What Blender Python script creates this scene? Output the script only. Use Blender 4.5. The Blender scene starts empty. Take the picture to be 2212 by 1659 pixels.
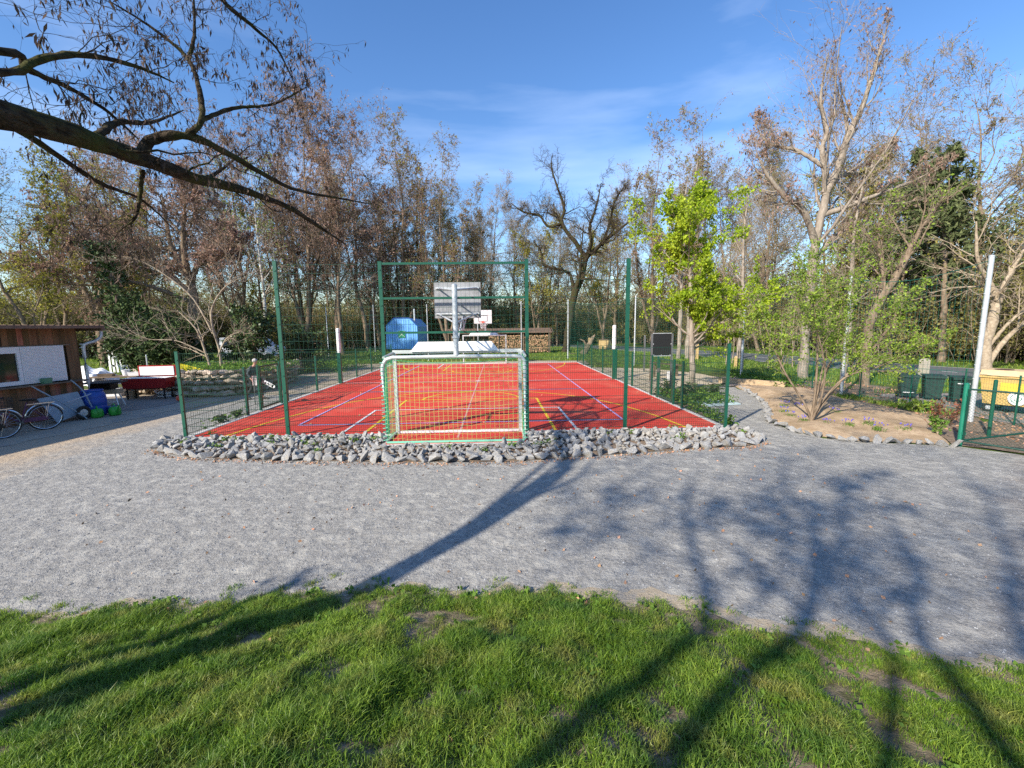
import bpy, bmesh, math, random
import numpy as np
from mathutils import Vector, Matrix, Euler

# ------------------------------------------------------------------ camera, sky, sun
SC = bpy.context.scene
COL = SC.collection
def make_camera():
    yaw, pitch, roll = -0.02994, 0.13194, -0.01173
    f = Vector((-math.sin(yaw) * math.cos(pitch), math.cos(yaw) * math.cos(pitch), -math.sin(pitch)))
    r = Vector((math.cos(yaw), math.sin(yaw), 0)); u = r.cross(f)
    c, s = math.cos(roll), math.sin(roll)
    r2 = c * r + s * u; u2 = -s * r + c * u
    cd = bpy.data.cameras.new('camera'); cam = bpy.data.objects.new('camera', cd); COL.objects.link(cam)
    M = Matrix.Identity(4)
    for i in range(3):
        M[i][0] = r2[i]; M[i][1] = u2[i]; M[i][2] = -f[i]
    M[2][3] = 2.521
    cam.matrix_world = M
    cd.sensor_width = 36; cd.lens = 36 * 926.02 / 2212; cd.clip_end = 2000; cd.clip_start = .05
    SC.camera = cam
make_camera()
SUN_EL = math.radians(32)
SUN_DIR = Vector((-math.cos(SUN_EL) * .712, -math.cos(SUN_EL) * .702, math.sin(SUN_EL)))   # towards the sun
sd = bpy.data.lights.new('sun', 'SUN'); sd.energy = 5.0; sd.angle = math.radians(1.0); sd.color = (1, .91, .77)
so = bpy.data.objects.new('sun', sd); COL.objects.link(so)
so.rotation_euler = SUN_DIR.to_track_quat('Z', 'Y').to_euler(); so.location = (-20, -20, 20)
W = bpy.data.worlds.new('World'); SC.world = W; W.use_nodes = True
nt = W.node_tree; bg = nt.nodes['Background']
sky = nt.nodes.new('ShaderNodeTexSky'); sky.sky_type = 'NISHITA'; sky.sun_disc = False
sky.sun_elevation = SUN_EL; sky.sun_rotation = math.atan2(SUN_DIR.x, SUN_DIR.y)
sky.air_density = 1.15; sky.dust_density = .25; sky.ozone_density = 3.2; sky.altitude = 100
tc = nt.nodes.new('ShaderNodeTexCoord')
mp = nt.nodes.new('ShaderNodeMapping'); mp.inputs['Rotation'].default_value = (0, .5, .35); mp.inputs['Scale'].default_value = (.9, 3.0, 6.5)
nz = nt.nodes.new('ShaderNodeTexNoise'); nz.inputs['Scale'].default_value = 1.5; nz.inputs['Detail'].default_value = 7; nz.inputs['Roughness'].default_value = .5
cr = nt.nodes.new('ShaderNodeValToRGB'); cr.color_ramp.elements[0].position = .52; cr.color_ramp.elements[0].color = (0, 0, 0, 1)
cr.color_ramp.elements[1].position = .85; cr.color_ramp.elements[1].color = (.26, .26, .26, 1)
mx = nt.nodes.new('ShaderNodeMixRGB'); mx.inputs[2].default_value = (8.2, 9.2, 11.0, 1)
nt.links.new(tc.outputs['Generated'], mp.inputs[0]); nt.links.new(mp.outputs[0], nz.inputs[0])
nt.links.new(nz.outputs[0], cr.inputs[0]); nt.links.new(cr.outputs[0], mx.inputs[0]); nt.links.new(sky.outputs[0], mx.inputs[1])
hs = nt.nodes.new('ShaderNodeHueSaturation'); hs.inputs['Saturation'].default_value = 1.2; hs.inputs['Hue'].default_value = .508; hs.inputs['Value'].default_value = 1.08
nt.links.new(sky.outputs[0], hs.inputs['Color']); nt.links.new(hs.outputs[0], mx.inputs[1])
nt.links.new(mx.outputs[0], bg.inputs[0]); bg.inputs[1].default_value = .125
SC.view_settings.view_transform = 'Standard'; SC.view_settings.look = 'None'; SC.view_settings.exposure = .70; SC.view_settings.gamma = 1
SC.render.engine = 'CYCLES'
SC.cycles.max_bounces = 5; SC.cycles.diffuse_bounces = 2; SC.cycles.glossy_bounces = 2; SC.cycles.transmission_bounces = 3
SC.cycles.transparent_max_bounces = 6; SC.cycles.use_denoising = False
SC.render.filter_size = 1.1

# ------------------------------------------------------------------ materials
def sh(m): return m.node_tree
def mat(name, col, rough=.7, col2=None, scale=8, bump=0, metal=0, detail=5, bscale=None, island=0, lo=.35, hi=.65, trans=0, coords='Object', stretch=None, spec=.5, col3=None, scale3=1.5, bump2=None, col4=None, scale4=.3):
    m = bpy.data.materials.new(name); m.use_nodes = True; t = m.node_tree
    b = t.nodes['Principled BSDF']; b.inputs['Roughness'].default_value = rough; b.inputs['Metallic'].default_value = metal
    b.inputs['Specular IOR Level'].default_value = spec
    b.inputs['Base Color'].default_value = (*col, 1)
    out = None
    tc = t.nodes.new('ShaderNodeTexCoord'); vec = tc.outputs[coords]
    if stretch:
        mp = t.nodes.new('ShaderNodeMapping'); mp.inputs['Scale'].default_value = stretch; t.links.new(vec, mp.inputs[0]); vec = mp.outputs[0]
    def noise(sc, d=detail):
        n = t.nodes.new('ShaderNodeTexNoise'); n.inputs['Scale'].default_value = sc; n.inputs['Detail'].default_value = d
        n.inputs['Roughness'].default_value = .62
        t.links.new(vec, n.inputs[0]); return n.outputs[0]
    def ramp(src, a, c, p0, p1):
        r = t.nodes.new('ShaderNodeValToRGB'); r.color_ramp.elements[0].position = p0; r.color_ramp.elements[1].position = p1
        r.color_ramp.elements[0].color = (*a, 1); r.color_ramp.elements[1].color = (*c, 1); t.links.new(src, r.inputs[0]); return r.outputs[0]
    if col2 is not None: out = ramp(noise(scale), col, col2, lo, hi)
    if col3 is not None:
        f = ramp(noise(scale3, 3), (0, 0, 0), (1, 1, 1), .48, .68)
        x = t.nodes.new('ShaderNodeMixRGB'); t.links.new(f, x.inputs[0]); t.links.new(out, x.inputs[1]); x.inputs[2].default_value = (*col3, 1); out = x.outputs[0]
    if col4 is not None:
        f = ramp(noise(scale4, 4), (0, 0, 0), (1, 1, 1), .50, .66)
        x = t.nodes.new('ShaderNodeMixRGB'); t.links.new(f, x.inputs[0]); t.links.new(out, x.inputs[1]); x.inputs[2].default_value = (*col4, 1); out = x.outputs[0]
    if island:
        g = t.nodes.new('ShaderNodeNewGeometry')
        h = t.nodes.new('ShaderNodeHueSaturation')
        mr = t.nodes.new('ShaderNodeMapRange'); mr.inputs[3].default_value = 1 - island; mr.inputs[4].default_value = 1 + island
        t.links.new(g.outputs['Random Per Island'], mr.inputs[0]); t.links.new(mr.outputs[0], h.inputs['Value'])
        mr2 = t.nodes.new('ShaderNodeMapRange'); mr2.inputs[3].default_value = .5 + .04 * island; mr2.inputs[4].default_value = .5 - .04 * island
        t.links.new(g.outputs['Random Per Island'], mr2.inputs[0]); t.links.new(mr2.outputs[0], h.inputs['Hue'])
        if out is not None: t.links.new(out, h.inputs['Color'])
        else: h.inputs['Color'].default_value = (*col, 1)
        out = h.outputs[0]
    if out is not None: t.links.new(out, b.inputs['Base Color'])
    if bump:
        bn = t.nodes.new('ShaderNodeBump'); bn.inputs['Strength'].default_value = bump; bn.inputs['Distance'].default_value = .02
        t.links.new(noise(bscale or scale * 3, 4), bn.inputs['Height']); t.links.new(bn.outputs[0], b.inputs['Normal'])
        if bump2:
            b2 = t.nodes.new('ShaderNodeBump'); b2.inputs['Strength'].default_value = bump2[0]; b2.inputs['Distance'].default_value = bump2[2]
            t.links.new(noise(bump2[1], 3), b2.inputs['Height']); t.links.new(b2.outputs[0], bn.inputs['Normal'])
    if trans:
        tr = t.nodes.new('ShaderNodeBsdfTranslucent'); ms = t.nodes.new('ShaderNodeMixShader'); ms.inputs[0].default_value = trans
        if out is not None: t.links.new(out, tr.inputs[0])
        else: tr.inputs[0].default_value = (*col, 1)
        t.links.new(b.outputs[0], ms.inputs[1]); t.links.new(tr.outputs[0], ms.inputs[2])
        t.links.new(ms.outputs[0], t.nodes['Material Output'].inputs[0])
    return m
M = {}
M['post'] = mat('green_coat', (.006, .075, .048), .35, (.008, .088, .055), 3)
M['wire'] = mat('green_wire', (.004, .045, .030), .3)
M['galv'] = mat('galvanised', (.46, .49, .52), .45, (.60, .63, .66), 6, metal=.35)
M['steelgrey'] = mat('steel_grey', (.12, .125, .13), .5, (.17, .175, .18), 5, metal=.3)
M['alu'] = mat('aluminium', (.46, .50, .49), .45, (.56, .60, .59), 8, metal=.3)
M['white'] = mat('white_paint', (.74, .75, .75), .5, (.80, .80, .80), 6)
M['whiteplastic'] = mat('white_plastic', (.72, .73, .76), .45)
M['black'] = mat('black_plastic', (.012, .012, .013), .5)
M['blackrub'] = mat('black_rubber', (.015, .015, .015), .8)
M['court'] = mat('court_rubber', (.54, .046, .032), .85, (.62, .060, .042), 300, bump=.25, bscale=500, col3=(.56, .066, .042), scale3=.9, col4=(.62, .12, .08), scale4=.45, spec=.25)
M['linew'] = mat('line_white', (.72, .70, .70), .8, (.62, .60, .60), 40)
M['liney'] = mat('line_yellow', (.75, .50, .02), .8, (.66, .42, .02), 40)
M['linep'] = mat('line_lilac', (.42, .36, .72), .8, (.46, .34, .60), 40)
M['linepk'] = mat('line_pink', (.62, .30, .30), .85, (.56, .20, .18), 40)
M['concrete'] = mat('concrete_kerb', (.50, .48, .46), .85, (.60, .58, .56), 12, bump=.3)
M['gravel'] = mat('gravel', (.21, .203, .188), .95, (.40, .388, .36), 34, bump=.9, bscale=80, detail=10, lo=.32, hi=.68, col3=(.43, .415, .375), scale3=4.5, spec=.2, bump2=(.8, 5, .07))
def blend_soil(m):
    # the yard's gravel thins out into bare earth towards the shed and in the trodden corner on the right
    t = m.node_tree; b = t.nodes['Principled BSDF']; src = b.inputs['Base Color'].links[0].from_socket
    tc = t.nodes.new('ShaderNodeTexCoord'); sx = t.nodes.new('ShaderNodeSeparateXYZ'); t.links.new(tc.outputs['Object'], sx.inputs[0])
    nz = t.nodes.new('ShaderNodeTexNoise'); nz.inputs['Scale'].default_value = 1.3; nz.inputs['Detail'].default_value = 8; nz.inputs['Roughness'].default_value = .65; t.links.new(tc.outputs['Object'], nz.inputs[0])
    def mth(op, a, c):
        n = t.nodes.new('ShaderNodeMath'); n.operation = op
        for k, v in enumerate((a, c)):
            if isinstance(v, (int, float)): n.inputs[k].default_value = v
            else: t.links.new(v, n.inputs[k])
        return n.outputs[0]
    x, y = sx.outputs[0], sx.outputs[1]; q = mth('MULTIPLY', mth('SUBTRACT', nz.outputs[0], .5), 2.6)
    for (v, col, w, top) in ((mth('SUBTRACT', mth('MULTIPLY', x, -1), mth('ADD', mth('MULTIPLY', y, .10), 7.9)), (.45, .36, .26), 1.3, 1.), (mth('SUBTRACT', mth('SUBTRACT', x, 3.6), mth('MULTIPLY', mth('SUBTRACT', y, 2.9), 1.25)), (.27, .20, .155), 2.2, .85), (mth('SUBTRACT', mth('SUBTRACT', 8.15, y), mth('MULTIPLY', mth('ABSOLUTE', mth('SUBTRACT', y, 7.7), 0), 2.2)), (.36, .30, .23), 1.6, .7)):
        mr = t.nodes.new('ShaderNodeMapRange'); t.links.new(mth('ADD', v, q), mr.inputs[0]); mr.inputs[1].default_value = 0; mr.inputs[2].default_value = w; mr.inputs[4].default_value = top
        mx = t.nodes.new('ShaderNodeMixRGB'); t.links.new(mr.outputs[0], mx.inputs[0]); t.links.new(src, mx.inputs[1]); mx.inputs[2].default_value = (*col, 1); src = mx.outputs[0]
        if w == 2.2: break
    t.links.new(src, b.inputs['Base Color'])
blend_soil(M['gravel'])
M['dirt'] = mat('dirt_yard', (.36, .29, .21), .95, (.46, .39, .30), 14, bump=.5, bscale=60, detail=7, col3=(.26, .24, .22), scale3=.8, spec=.2)
M['soil'] = mat('bed_soil', (.36, .25, .16), .95, (.50, .38, .25), 9, bump=.8, bscale=40, detail=8, col3=(.28, .20, .12), scale3=1.6, spec=.2)
M['litter'] = mat('leaf_litter', (.15, .105, .07), .95, (.30, .23, .17), 12, bump=.8, bscale=40, detail=8, spec=.2)
M['sand'] = mat('sand', (.52, .42, .29), .95, (.62, .52, .38), 9, bump=.6, bscale=30, spec=.2)
M['chips'] = mat('bark_chips', (.26, .19, .14), .95, (.50, .40, .31), 30, bump=.8, bscale=50, spec=.2)
M['lawn'] = mat('lawn_ground', (.075, .125, .02), .95, (.13, .19, .035), 5, bump=.8, bscale=60, detail=8, col3=(.12, .11, .05), scale3=.35, spec=.1)
M['bank'] = mat('bank_soil', (.16, .125, .08), .95, (.33, .26, .18), 16, bump=.9, bscale=50, detail=8, col3=(.055, .075, .02), scale3=2.5, spec=.1)
M['asphalt'] = mat('asphalt', (.085, .092, .098), .8, (.13, .138, .145), 60, bump=.3, col3=(.10, .108, .115), scale3=.4)
M['paving'] = mat('paving', (.20, .17, .15), .9, (.30, .27, .25), 6, bump=.5, bscale=30)
M['rock'] = mat('rock', (.15, .155, .165), .85, (.42, .415, .40), 7, bump=.7, bscale=16, detail=8, col3=(.30, .27, .225), scale3=2.2)
M['walls'] = mat('wall_stone', (.30, .24, .18), .9, (.52, .43, .34), 3, bump=.8, bscale=12, detail=8, island=.3)
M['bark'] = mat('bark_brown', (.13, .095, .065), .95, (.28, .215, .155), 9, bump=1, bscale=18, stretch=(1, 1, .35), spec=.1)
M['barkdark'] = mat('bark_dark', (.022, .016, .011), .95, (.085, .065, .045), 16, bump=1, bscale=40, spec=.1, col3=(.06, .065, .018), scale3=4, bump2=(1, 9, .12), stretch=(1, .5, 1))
M['barkgrey'] = mat('bark_grey', (.20, .165, .13), .95, (.36, .31, .26), 7, bump=.8, bscale=16, stretch=(1, 1, .4), spec=.1)
M['barkbirch'] = mat('bark_birch', (.55, .52, .47), .9, (.70, .68, .64), 5, stretch=(.3, .3, 3), col3=(.08, .07, .06), scale3=2.2, spec=.1)
M['barkpale'] = mat('bark_pale', (.26, .20, .14), .9, (.42, .35, .26), 8, spec=.1)
M['twig'] = mat('twig', (.22, .17, .125), .95, (.37, .30, .23), 4, spec=.1)
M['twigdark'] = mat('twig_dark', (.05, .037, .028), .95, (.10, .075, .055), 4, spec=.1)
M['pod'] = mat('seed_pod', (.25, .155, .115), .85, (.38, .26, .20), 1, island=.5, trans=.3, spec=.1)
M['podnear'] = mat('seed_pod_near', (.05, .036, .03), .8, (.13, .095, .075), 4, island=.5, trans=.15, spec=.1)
M['bud'] = mat('bud_leaf', (.24, .24, .035), .8, (.36, .33, .07), .6, island=.35, trans=.35, spec=.1)
M['olive'] = mat('olive_leaf', (.22, .22, .06), .8, (.34, .32, .11), .4, island=.4, trans=.4, spec=.1)
M['fresh'] = mat('fresh_leaf', (.17, .28, .03), .7, (.29, .40, .06), 2, island=.35, trans=.4, spec=.2)
M['maple'] = mat('maple_leaf', (.24, .37, .016), .6, (.42, .52, .04), 1.2, island=.3, trans=.45, spec=.25)
M['needle'] = mat('needle', (.035, .058, .02), .8, (.075, .11, .038), 2, island=.3, spec=.15)
M['pineleaf'] = mat('pine_leaf', (.075, .10, .04), .8, (.15, .175, .075), 1.2, island=.35, trans=.2, spec=.15)
M['ivy'] = mat('ivy_leaf', (.03, .055, .015), .45, (.065, .11, .028), 3, island=.4, spec=.4)
M['grass'] = mat('grass_blade', (.11, .215, .018), .45, (.25, .38, .05), .9, island=.5, trans=.4, spec=.45, col3=(.075, .18, .03), scale3=1.6, col4=(.28, .31, .07), scale4=3.1)
M['weed'] = mat('weed_leaf', (.09, .19, .025), .6, (.17, .28, .05), 3, island=.35, trans=.35, spec=.2)
M['crocus'] = mat('violet_petal', (.13, .10, .50), .6, (.22, .18, .66), 8, island=.3, trans=.3)
M['redleaf'] = mat('reddish_leaf', (.14, .045, .025), .7, (.24, .10, .05), 8, island=.3, trans=.25)
M['dryleaf'] = mat('dry_leaf', (.32, .17, .09), .85, (.45, .28, .17), 8, island=.4)
M['netg'] = mat('net_green', (.03, .34, .17), .7)
M['nety'] = mat('net_lime', (.34, .46, .12), .7)
M['netdk'] = mat('net_dark_green', (.012, .14, .10), .6)
M['cord'] = mat('cord_mint', (.16, .45, .32), .7)
M['orange'] = mat('ring_orange', (.75, .10, .04), .45)
M['red'] = mat('red_enamel', (.26, .012, .014), .35, (.32, .018, .018), 3)
M['blue'] = mat('trailer_blue', (.13, .40, .80), .55, (.20, .48, .86), 2.5, stretch=(3, 3, .3))
M['barrel'] = mat('barrel_blue', (.006, .06, .32), .45)
M['greenpl'] = mat('green_plastic', (.035, .30, .035), .4)
M['sagepl'] = mat('sage_plastic', (.10, .24, .14), .6)
M['yellow'] = mat('yellow_plastic', (.80, .66, .02), .5)
M['skip'] = mat('yellow_bin', (.50, .33, .10), .6, (.58, .40, .15), 3, bump=.1, col3=(.50, .34, .12), scale3=2)
M['skiplid'] = mat('bin_lid', (.50, .36, .20), .7, (.62, .46, .26), 5)
M['bin'] = mat('bin_dark_green', (.016, .038, .034), .5, (.024, .05, .045), 5)
M['glass'] = mat('window_glass', (.012, .014, .013), .06, spec=.8)
M['signg'] = mat('sign_green', (.01, .23, .10), .5)
M['boardwood'] = mat('cladding', (.14, .068, .034), .85, (.27, .14, .07), 3, bump=.5, bscale=12, stretch=(3, 3, .3), island=.8)
M['roof'] = mat('roof_sheet', (.12, .075, .055), .8, (.20, .13, .09), 3)
M['wood'] = mat('raw_wood', (.34, .24, .14), .85, (.48, .36, .23), 5, stretch=(1, 1, 4), bump=.3)
M['wooddk'] = mat('old_wood', (.11, .075, .05), .9, (.20, .15, .105), 5, bump=.4)
M['logs'] = mat('log_ends', (.26, .16, .085), .9, (.46, .31, .17), 12, island=.5)
M['bwheel'] = mat('barrow_blue_grey', (.22, .28, .34), .5, (.27, .33, .39), 4)
M['purple'] = mat('purple_paint', (.09, .03, .09), .4)
M['chrome'] = mat('chrome', (.70, .70, .72), .2, metal=.9)
M['tarp'] = mat('white_tarp', (.66, .68, .70), .35, (.80, .81, .82), 5, bump=.5, bscale=6)
M['whitein'] = mat('white_enamel', (.78, .79, .80), .4)
M['board'] = mat('backboard_grey', (.22, .225, .24), .6, (.32, .33, .35), 5, metal=.2)
M['boardw'] = mat('backboard_pale', (.58, .58, .60), .5, (.66, .66, .68), 5)
M['skin'] = mat('skin', (.50, .27, .19), .55)
M['hair'] = mat('grey_hair', (.42, .39, .37), .8, (.55, .52, .50), 40)
M['jacket'] = mat('dark_jacket', (.022, .034, .045), .8, (.06, .075, .09), 9)
M['trouser'] = mat('dark_trousers', (.016, .018, .024), .85)
M['stripe'] = mat('pink_cloth', (.52, .30, .32), .8)
M['matpale'] = mat('pale_mat', (.40, .52, .56), .7, (.5, .6, .62), 6)
M['concpost'] = mat('exposed_concrete', (.34, .30, .24), .9, (.46, .42, .35), 20, bump=.6)
M['yellowwood'] = mat('pale_post_wood', (.50, .34, .14), .85, (.62, .45, .22), 6)

# ------------------------------------------------------------------ mesh builder
class MB:
    def __init__(s): s.v = []; s.f = []; s.n = 0
    def add(s, v, f, m=0):
        v = np.asarray(v, float).reshape(-1, 3)
        if isinstance(f, np.ndarray): s.f.append((f + s.n, m))
        else:
            by = {}
            for q in f: by.setdefault(len(q), []).append(q)
            for k, a in by.items(): s.f.append((np.array(a) + s.n, m))
        s.v.append(v); s.n += len(v)
    def box(s, c, size, rz=0, m=0, R=None):
        x, y, z = [a / 2 for a in size]
        v = np.array([(i, j, k) for i in (-x, x) for j in (-y, y) for k in (-z, z)])
        if R is not None: v = v @ np.array(R).T
        elif rz: cc, ss = math.cos(rz), math.sin(rz); v = np.stack([v[:, 0] * cc - v[:, 1] * ss, v[:, 0] * ss + v[:, 1] * cc, v[:, 2]], -1)
        s.add(v + np.array(c), [(0, 1, 3, 2), (4, 6, 7, 5), (0, 4, 5, 1), (2, 3, 7, 6), (0, 2, 6, 4), (1, 5, 7, 3)], m)
    def bars(s, P, Q, r, k=4, m=0, rot=math.pi / 4):
        P = np.asarray(P, float).reshape(-1, 3); Q = np.asarray(Q, float).reshape(-1, 3)
        s.tubes(np.stack([P, Q], 1), np.full((len(P), 2), r), k, m, rot)
    def tubes(s, P, R, k=5, m=0, rot=0, cap=False):
        P = np.asarray(P, float); N, S, _ = P.shape
        if N == 0: return
        R = np.broadcast_to(np.asarray(R, float), (N, S))
        T = np.gradient(P, axis=1); T /= np.linalg.norm(T, axis=2, keepdims=True) + 1e-9
        ax = T.mean(1); ref = np.where(np.abs(ax[:, 2:3]) > .8, np.array([[1., 0, 0]]), np.array([[0, 0, 1.]]))
        A = np.cross(T, ref[:, None, :]); A /= np.linalg.norm(A, axis=2, keepdims=True) + 1e-9
        B = np.cross(T, A)
        th = np.arange(k) * 2 * math.pi / k + rot
        V = P[:, :, None, :] + R[:, :, None, None] * (A[:, :, None, :] * np.cos(th)[None, None, :, None] + B[:, :, None, :] * np.sin(th)[None, None, :, None])
        i = np.arange(N)[:, None, None] * S * k; j = np.arange(S - 1)[None, :, None] * k; a = np.arange(k)[None, None, :]; b = (a + 1) % k
        F = np.stack(np.broadcast_arrays(i + j + a, i + j + b, i + j + k + b, i + j + k + a), -1).reshape(-1, 4)
        s.add(V.reshape(-1, 3), F, m)
        if cap:
            n0 = s.n - N * S * k
            for q in range(N):
                b0 = n0 + q * S * k
                s.f.append((np.array([list(range(b0, b0 + k))]), m)); e = b0 + (S - 1) * k
                s.f.append((np.array([list(range(e + k - 1, e - 1, -1))]), m))
    def tube(s, pts, r, k=8, m=0, cap=True):
        pts = np.asarray(pts, float)[None]
        s.tubes(pts, np.broadcast_to(np.asarray(r, float), pts.shape[:2]), k, m, cap=cap)
    def cyl(s, p, q, r, k=10, m=0): s.tube([p, q], r, k, m)
    def lathe(s, c, prof, k=16, m=0, axis='z'):
        c = np.array(c, float); v = []
        for (r, z) in prof:
            for a in range(k):
                t = 2 * math.pi * a / k
                p = (r * math.cos(t), r * math.sin(t), z)
                if axis == 'x': p = (p[2], p[0], p[1])
                if axis == 'y': p = (p[0], p[2], p[1])
                v.append(c + np.array(p))
        f = [(i * k + a, i * k + (a + 1) % k, (i + 1) * k + (a + 1) % k, (i + 1) * k + a) for i in range(len(prof) - 1) for a in range(k)]
        f.append(tuple(range(k))[::-1]); f.append(tuple((len(prof) - 1) * k + a for a in range(k)))
        s.add(v, f, m)
    def poly(s, pts, z, m=0):
        s.add([(p[0], p[1], z) for p in pts], [tuple(range(len(pts)))], m)
    def prism(s, pts, d, m=0):      # closed polygon of 3D points pushed along d
        n = len(pts); v = [tuple(p) for p in pts] + [tuple(np.array(p) + np.array(d)) for p in pts]
        f = [tuple(range(n))[::-1], tuple(range(n, 2 * n))] + [(i, (i + 1) % n, n + (i + 1) % n, n + i) for i in range(n)]
        s.add(v, f, m)
    def ring(s, c, R, r, axis='z', k=24, kk=6, m=0, a0=0, a1=2 * math.pi, U=None, V=None):
        c = np.array(c, float)
        if U is None: U, V = {'z': ((1, 0, 0), (0, 1, 0)), 'x': ((0, 1, 0), (0, 0, 1)), 'y': ((1, 0, 0), (0, 0, 1))}[axis]
        U = np.array(U, float); V = np.array(V, float); t = np.linspace(a0, a1, k + 1)
        full = abs(a1 - a0 - 2 * math.pi) < 1e-6
        s.tube([c + R * (U * math.cos(q) + V * math.sin(q)) for q in t], r, kk, m, cap=not full)
    def build(s, name, mats, parent=None, smooth=False, loc=None):
        me = bpy.data.meshes.new(name)
        V = np.concatenate(s.v); me.vertices.add(len(V)); me.vertices.foreach_set('co', V.astype(np.float32).ravel())
        L = np.concatenate([f.ravel() for f, m in s.f]); tot = np.concatenate([np.full(len(f), f.shape[1]) for f, m in s.f])
        mi = np.concatenate([np.full(len(f), m) for f, m in s.f])
        me.loops.add(len(L)); me.loops.foreach_set('vertex_index', L.astype(np.int32))
        me.polygons.add(len(tot)); st = np.concatenate([[0], np.cumsum(tot)[:-1]])
        me.polygons.foreach_set('loop_start', st.astype(np.int32)); me.polygons.foreach_set('loop_total', tot.astype(np.int32))
        me.polygons.foreach_set('material_index', mi.astype(np.int32))
        me.polygons.foreach_set('use_smooth', np.full(len(tot), bool(smooth)))
        me.update(calc_edges=True)
        for m in (mats if isinstance(mats, (list, tuple)) else [mats]): me.materials.append(m)
        o = bpy.data.objects.new(name, me); COL.objects.link(o)
        if parent: o.parent = parent
        if loc is not None: o.location = loc
        return o
def tag(o, label=None, cat=None, group=None, kind=None):
    if label: o['label'] = label
    if cat: o['category'] = cat
    if group: o['group'] = group
    if kind: o['kind'] = kind
    return o
def thing(name, loc, label, cat, group=None, rz=0):
    o = bpy.data.objects.new(name, None); COL.objects.link(o); o.location = loc; o.rotation_euler = (0, 0, rz); o.empty_display_size = .2
    return tag(o, label, cat, group)
def dup(root, loc, rz=0, scale=1, label=None, group=None):
    r = root.copy(); COL.objects.link(r); r.location = loc; r.rotation_euler = (0, 0, rz); r.scale = (scale,) * 3
    if label: r['label'] = label
    if group: r['group'] = group
    for ch in list(root.children):
        c = ch.copy(); COL.objects.link(c); c.parent = r
        for g in list(ch.children):
            d = g.copy(); COL.objects.link(d); d.parent = c
    return r
def struct(o): o['kind'] = 'structure'; return o
def smooth_path(pts, n):
    pts = np.array(pts, float); k = len(pts); out = []
    t = np.linspace(0, k - 1, n)
    for q in t:
        i = min(int(q), k - 2); u = q - i
        p0 = pts[max(i - 1, 0)]; p1 = pts[i]; p2 = pts[i + 1]; p3 = pts[min(i + 2, k - 1)]
        out.append(.5 * ((2 * p1) + (-p0 + p2) * u + (2 * p0 - 5 * p1 + 4 * p2 - p3) * u * u + (-p0 + 3 * p1 - 3 * p2 + p3) * u ** 3))
    return np.array(out)
rs = np.random.default_rng(7); random.seed(7)
def wobble_poly(pts, amp, step=.35, seed=1):
    r = np.random.default_rng(seed); out = []
    for i in range(len(pts)):
        a = np.array(pts[i], float); b = np.array(pts[(i + 1) % len(pts)], float); n = max(1, min(60, int(np.linalg.norm(b - a) / step)))
        for k in range(n): out.append(a + (b - a) * k / n + r.normal(0, amp, 2))
    return out
def tri_poly(mb, pts, z, m=0):          # concave polygon -> triangles
    from mathutils.geometry import tessellate_polygon
    P = [Vector((p[0], p[1], 0)) for p in pts]; T = tessellate_polygon([P])
    mb.add([(p[0], p[1], z) for p in pts], [tuple(t) for t in T], m)
def sheet(name, pts, z, material, amp=.05, step=.35, seed=1):
    mb = MB(); tri_poly(mb, wobble_poly(pts, amp, step, seed) if amp else pts, z)
    o = mb.build(name, material); struct(o)
    me = o.data
    if me.polygons[0].normal.z < 0: me.flip_normals()
    return o

# ------------------------------------------------------------------ ground
g = MB(); g.box((0, 150, -.53), (900, 900, 1)); struct(g.build('ground', M['lawn']))
EDGE = [(-9, 3.5), (-5.5, 3.62), (-4.52, 3.69), (-2.93, 3.78), (-2.1, 3.86), (-1.3, 3.98), (-.6, 3.86), (.06, 3.83), (.9, 3.72), (1.7, 3.48), (2.3, 3.2), (2.94, 2.98), (3.78, 2.68), (5.5, 2.1), (9, 1.5)]
EX = np.array([p[0] for p in EDGE]); EY = np.array([p[1] for p in EDGE])
def edge_y(x): return np.interp(x, EX, EY) + .05 * np.sin(x * 5.1) + .035 * np.sin(x * 13.7 + 1) + .02 * np.sin(x * 31)
def bank_z(x, y):
    d = np.maximum(edge_y(x) - y, 0); return .26 * d * d / (d + .35) + .012 * np.sin(x * 4 + y * 3) * np.minimum(d, 1) + .015 * np.sin(x * 9 - y * 7) * np.minimum(d, 1)
sheet('gravel_yard', [(-12.3, -12), (-12.3, 9), (-10.7, 14.2), (-9.3, 18), (-9.2, 24), (-7.2, 24), (-7.4, 10.2), (5.6, 10.2), (5.7, 14.0), (6.6, 14.6), (7.9, 16.2), (8.6, 17.4), (9.65, 17.03), (9.2, 15.23), (8.63, 13.59), (7.84, 12.14), (7.06, 10.73), (7.03, 9.8), (7.25, 9.09), (8.07, 8.61), (9.38, 8.26), (12, 5.2), (18, 1), (18, -12)], -.016, M['gravel'], .04, .4, 3)
sheet('dirt_yard', [(-40, -12), (-11.6, -12), (-11.4, 9), (-10.4, 14.2), (-9.3, 18), (-12, 19), (-24, 20), (-40, 20)], -.0105, M['dirt'], .10, .3, 4)
sheet('dirt_path', [(-9.05, 17), (-7.45, 17), (-7.45, 30.4), (-10.5, 30), (-11.5, 24), (-11.2, 19.5)], -.0065, M['dirt'], .10, .5, 5)
sheet('sand_pit', [(5.6, 15.6), (6.6, 15.8), (7.9, 17.2), (9.9, 18.3), (10.6, 19.8), (10.5, 22), (9, 25), (5.6, 26.5)], -.012, M['sand'], .10, .4, 6)
sheet('bark_path', [(9.3, 17.4), (11.5, 16.7), (12.3, 18), (11.6, 20.6), (10.2, 20.4), (10.0, 18.6)], -.006, M['chips'], .08, .3, 8)
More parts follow.
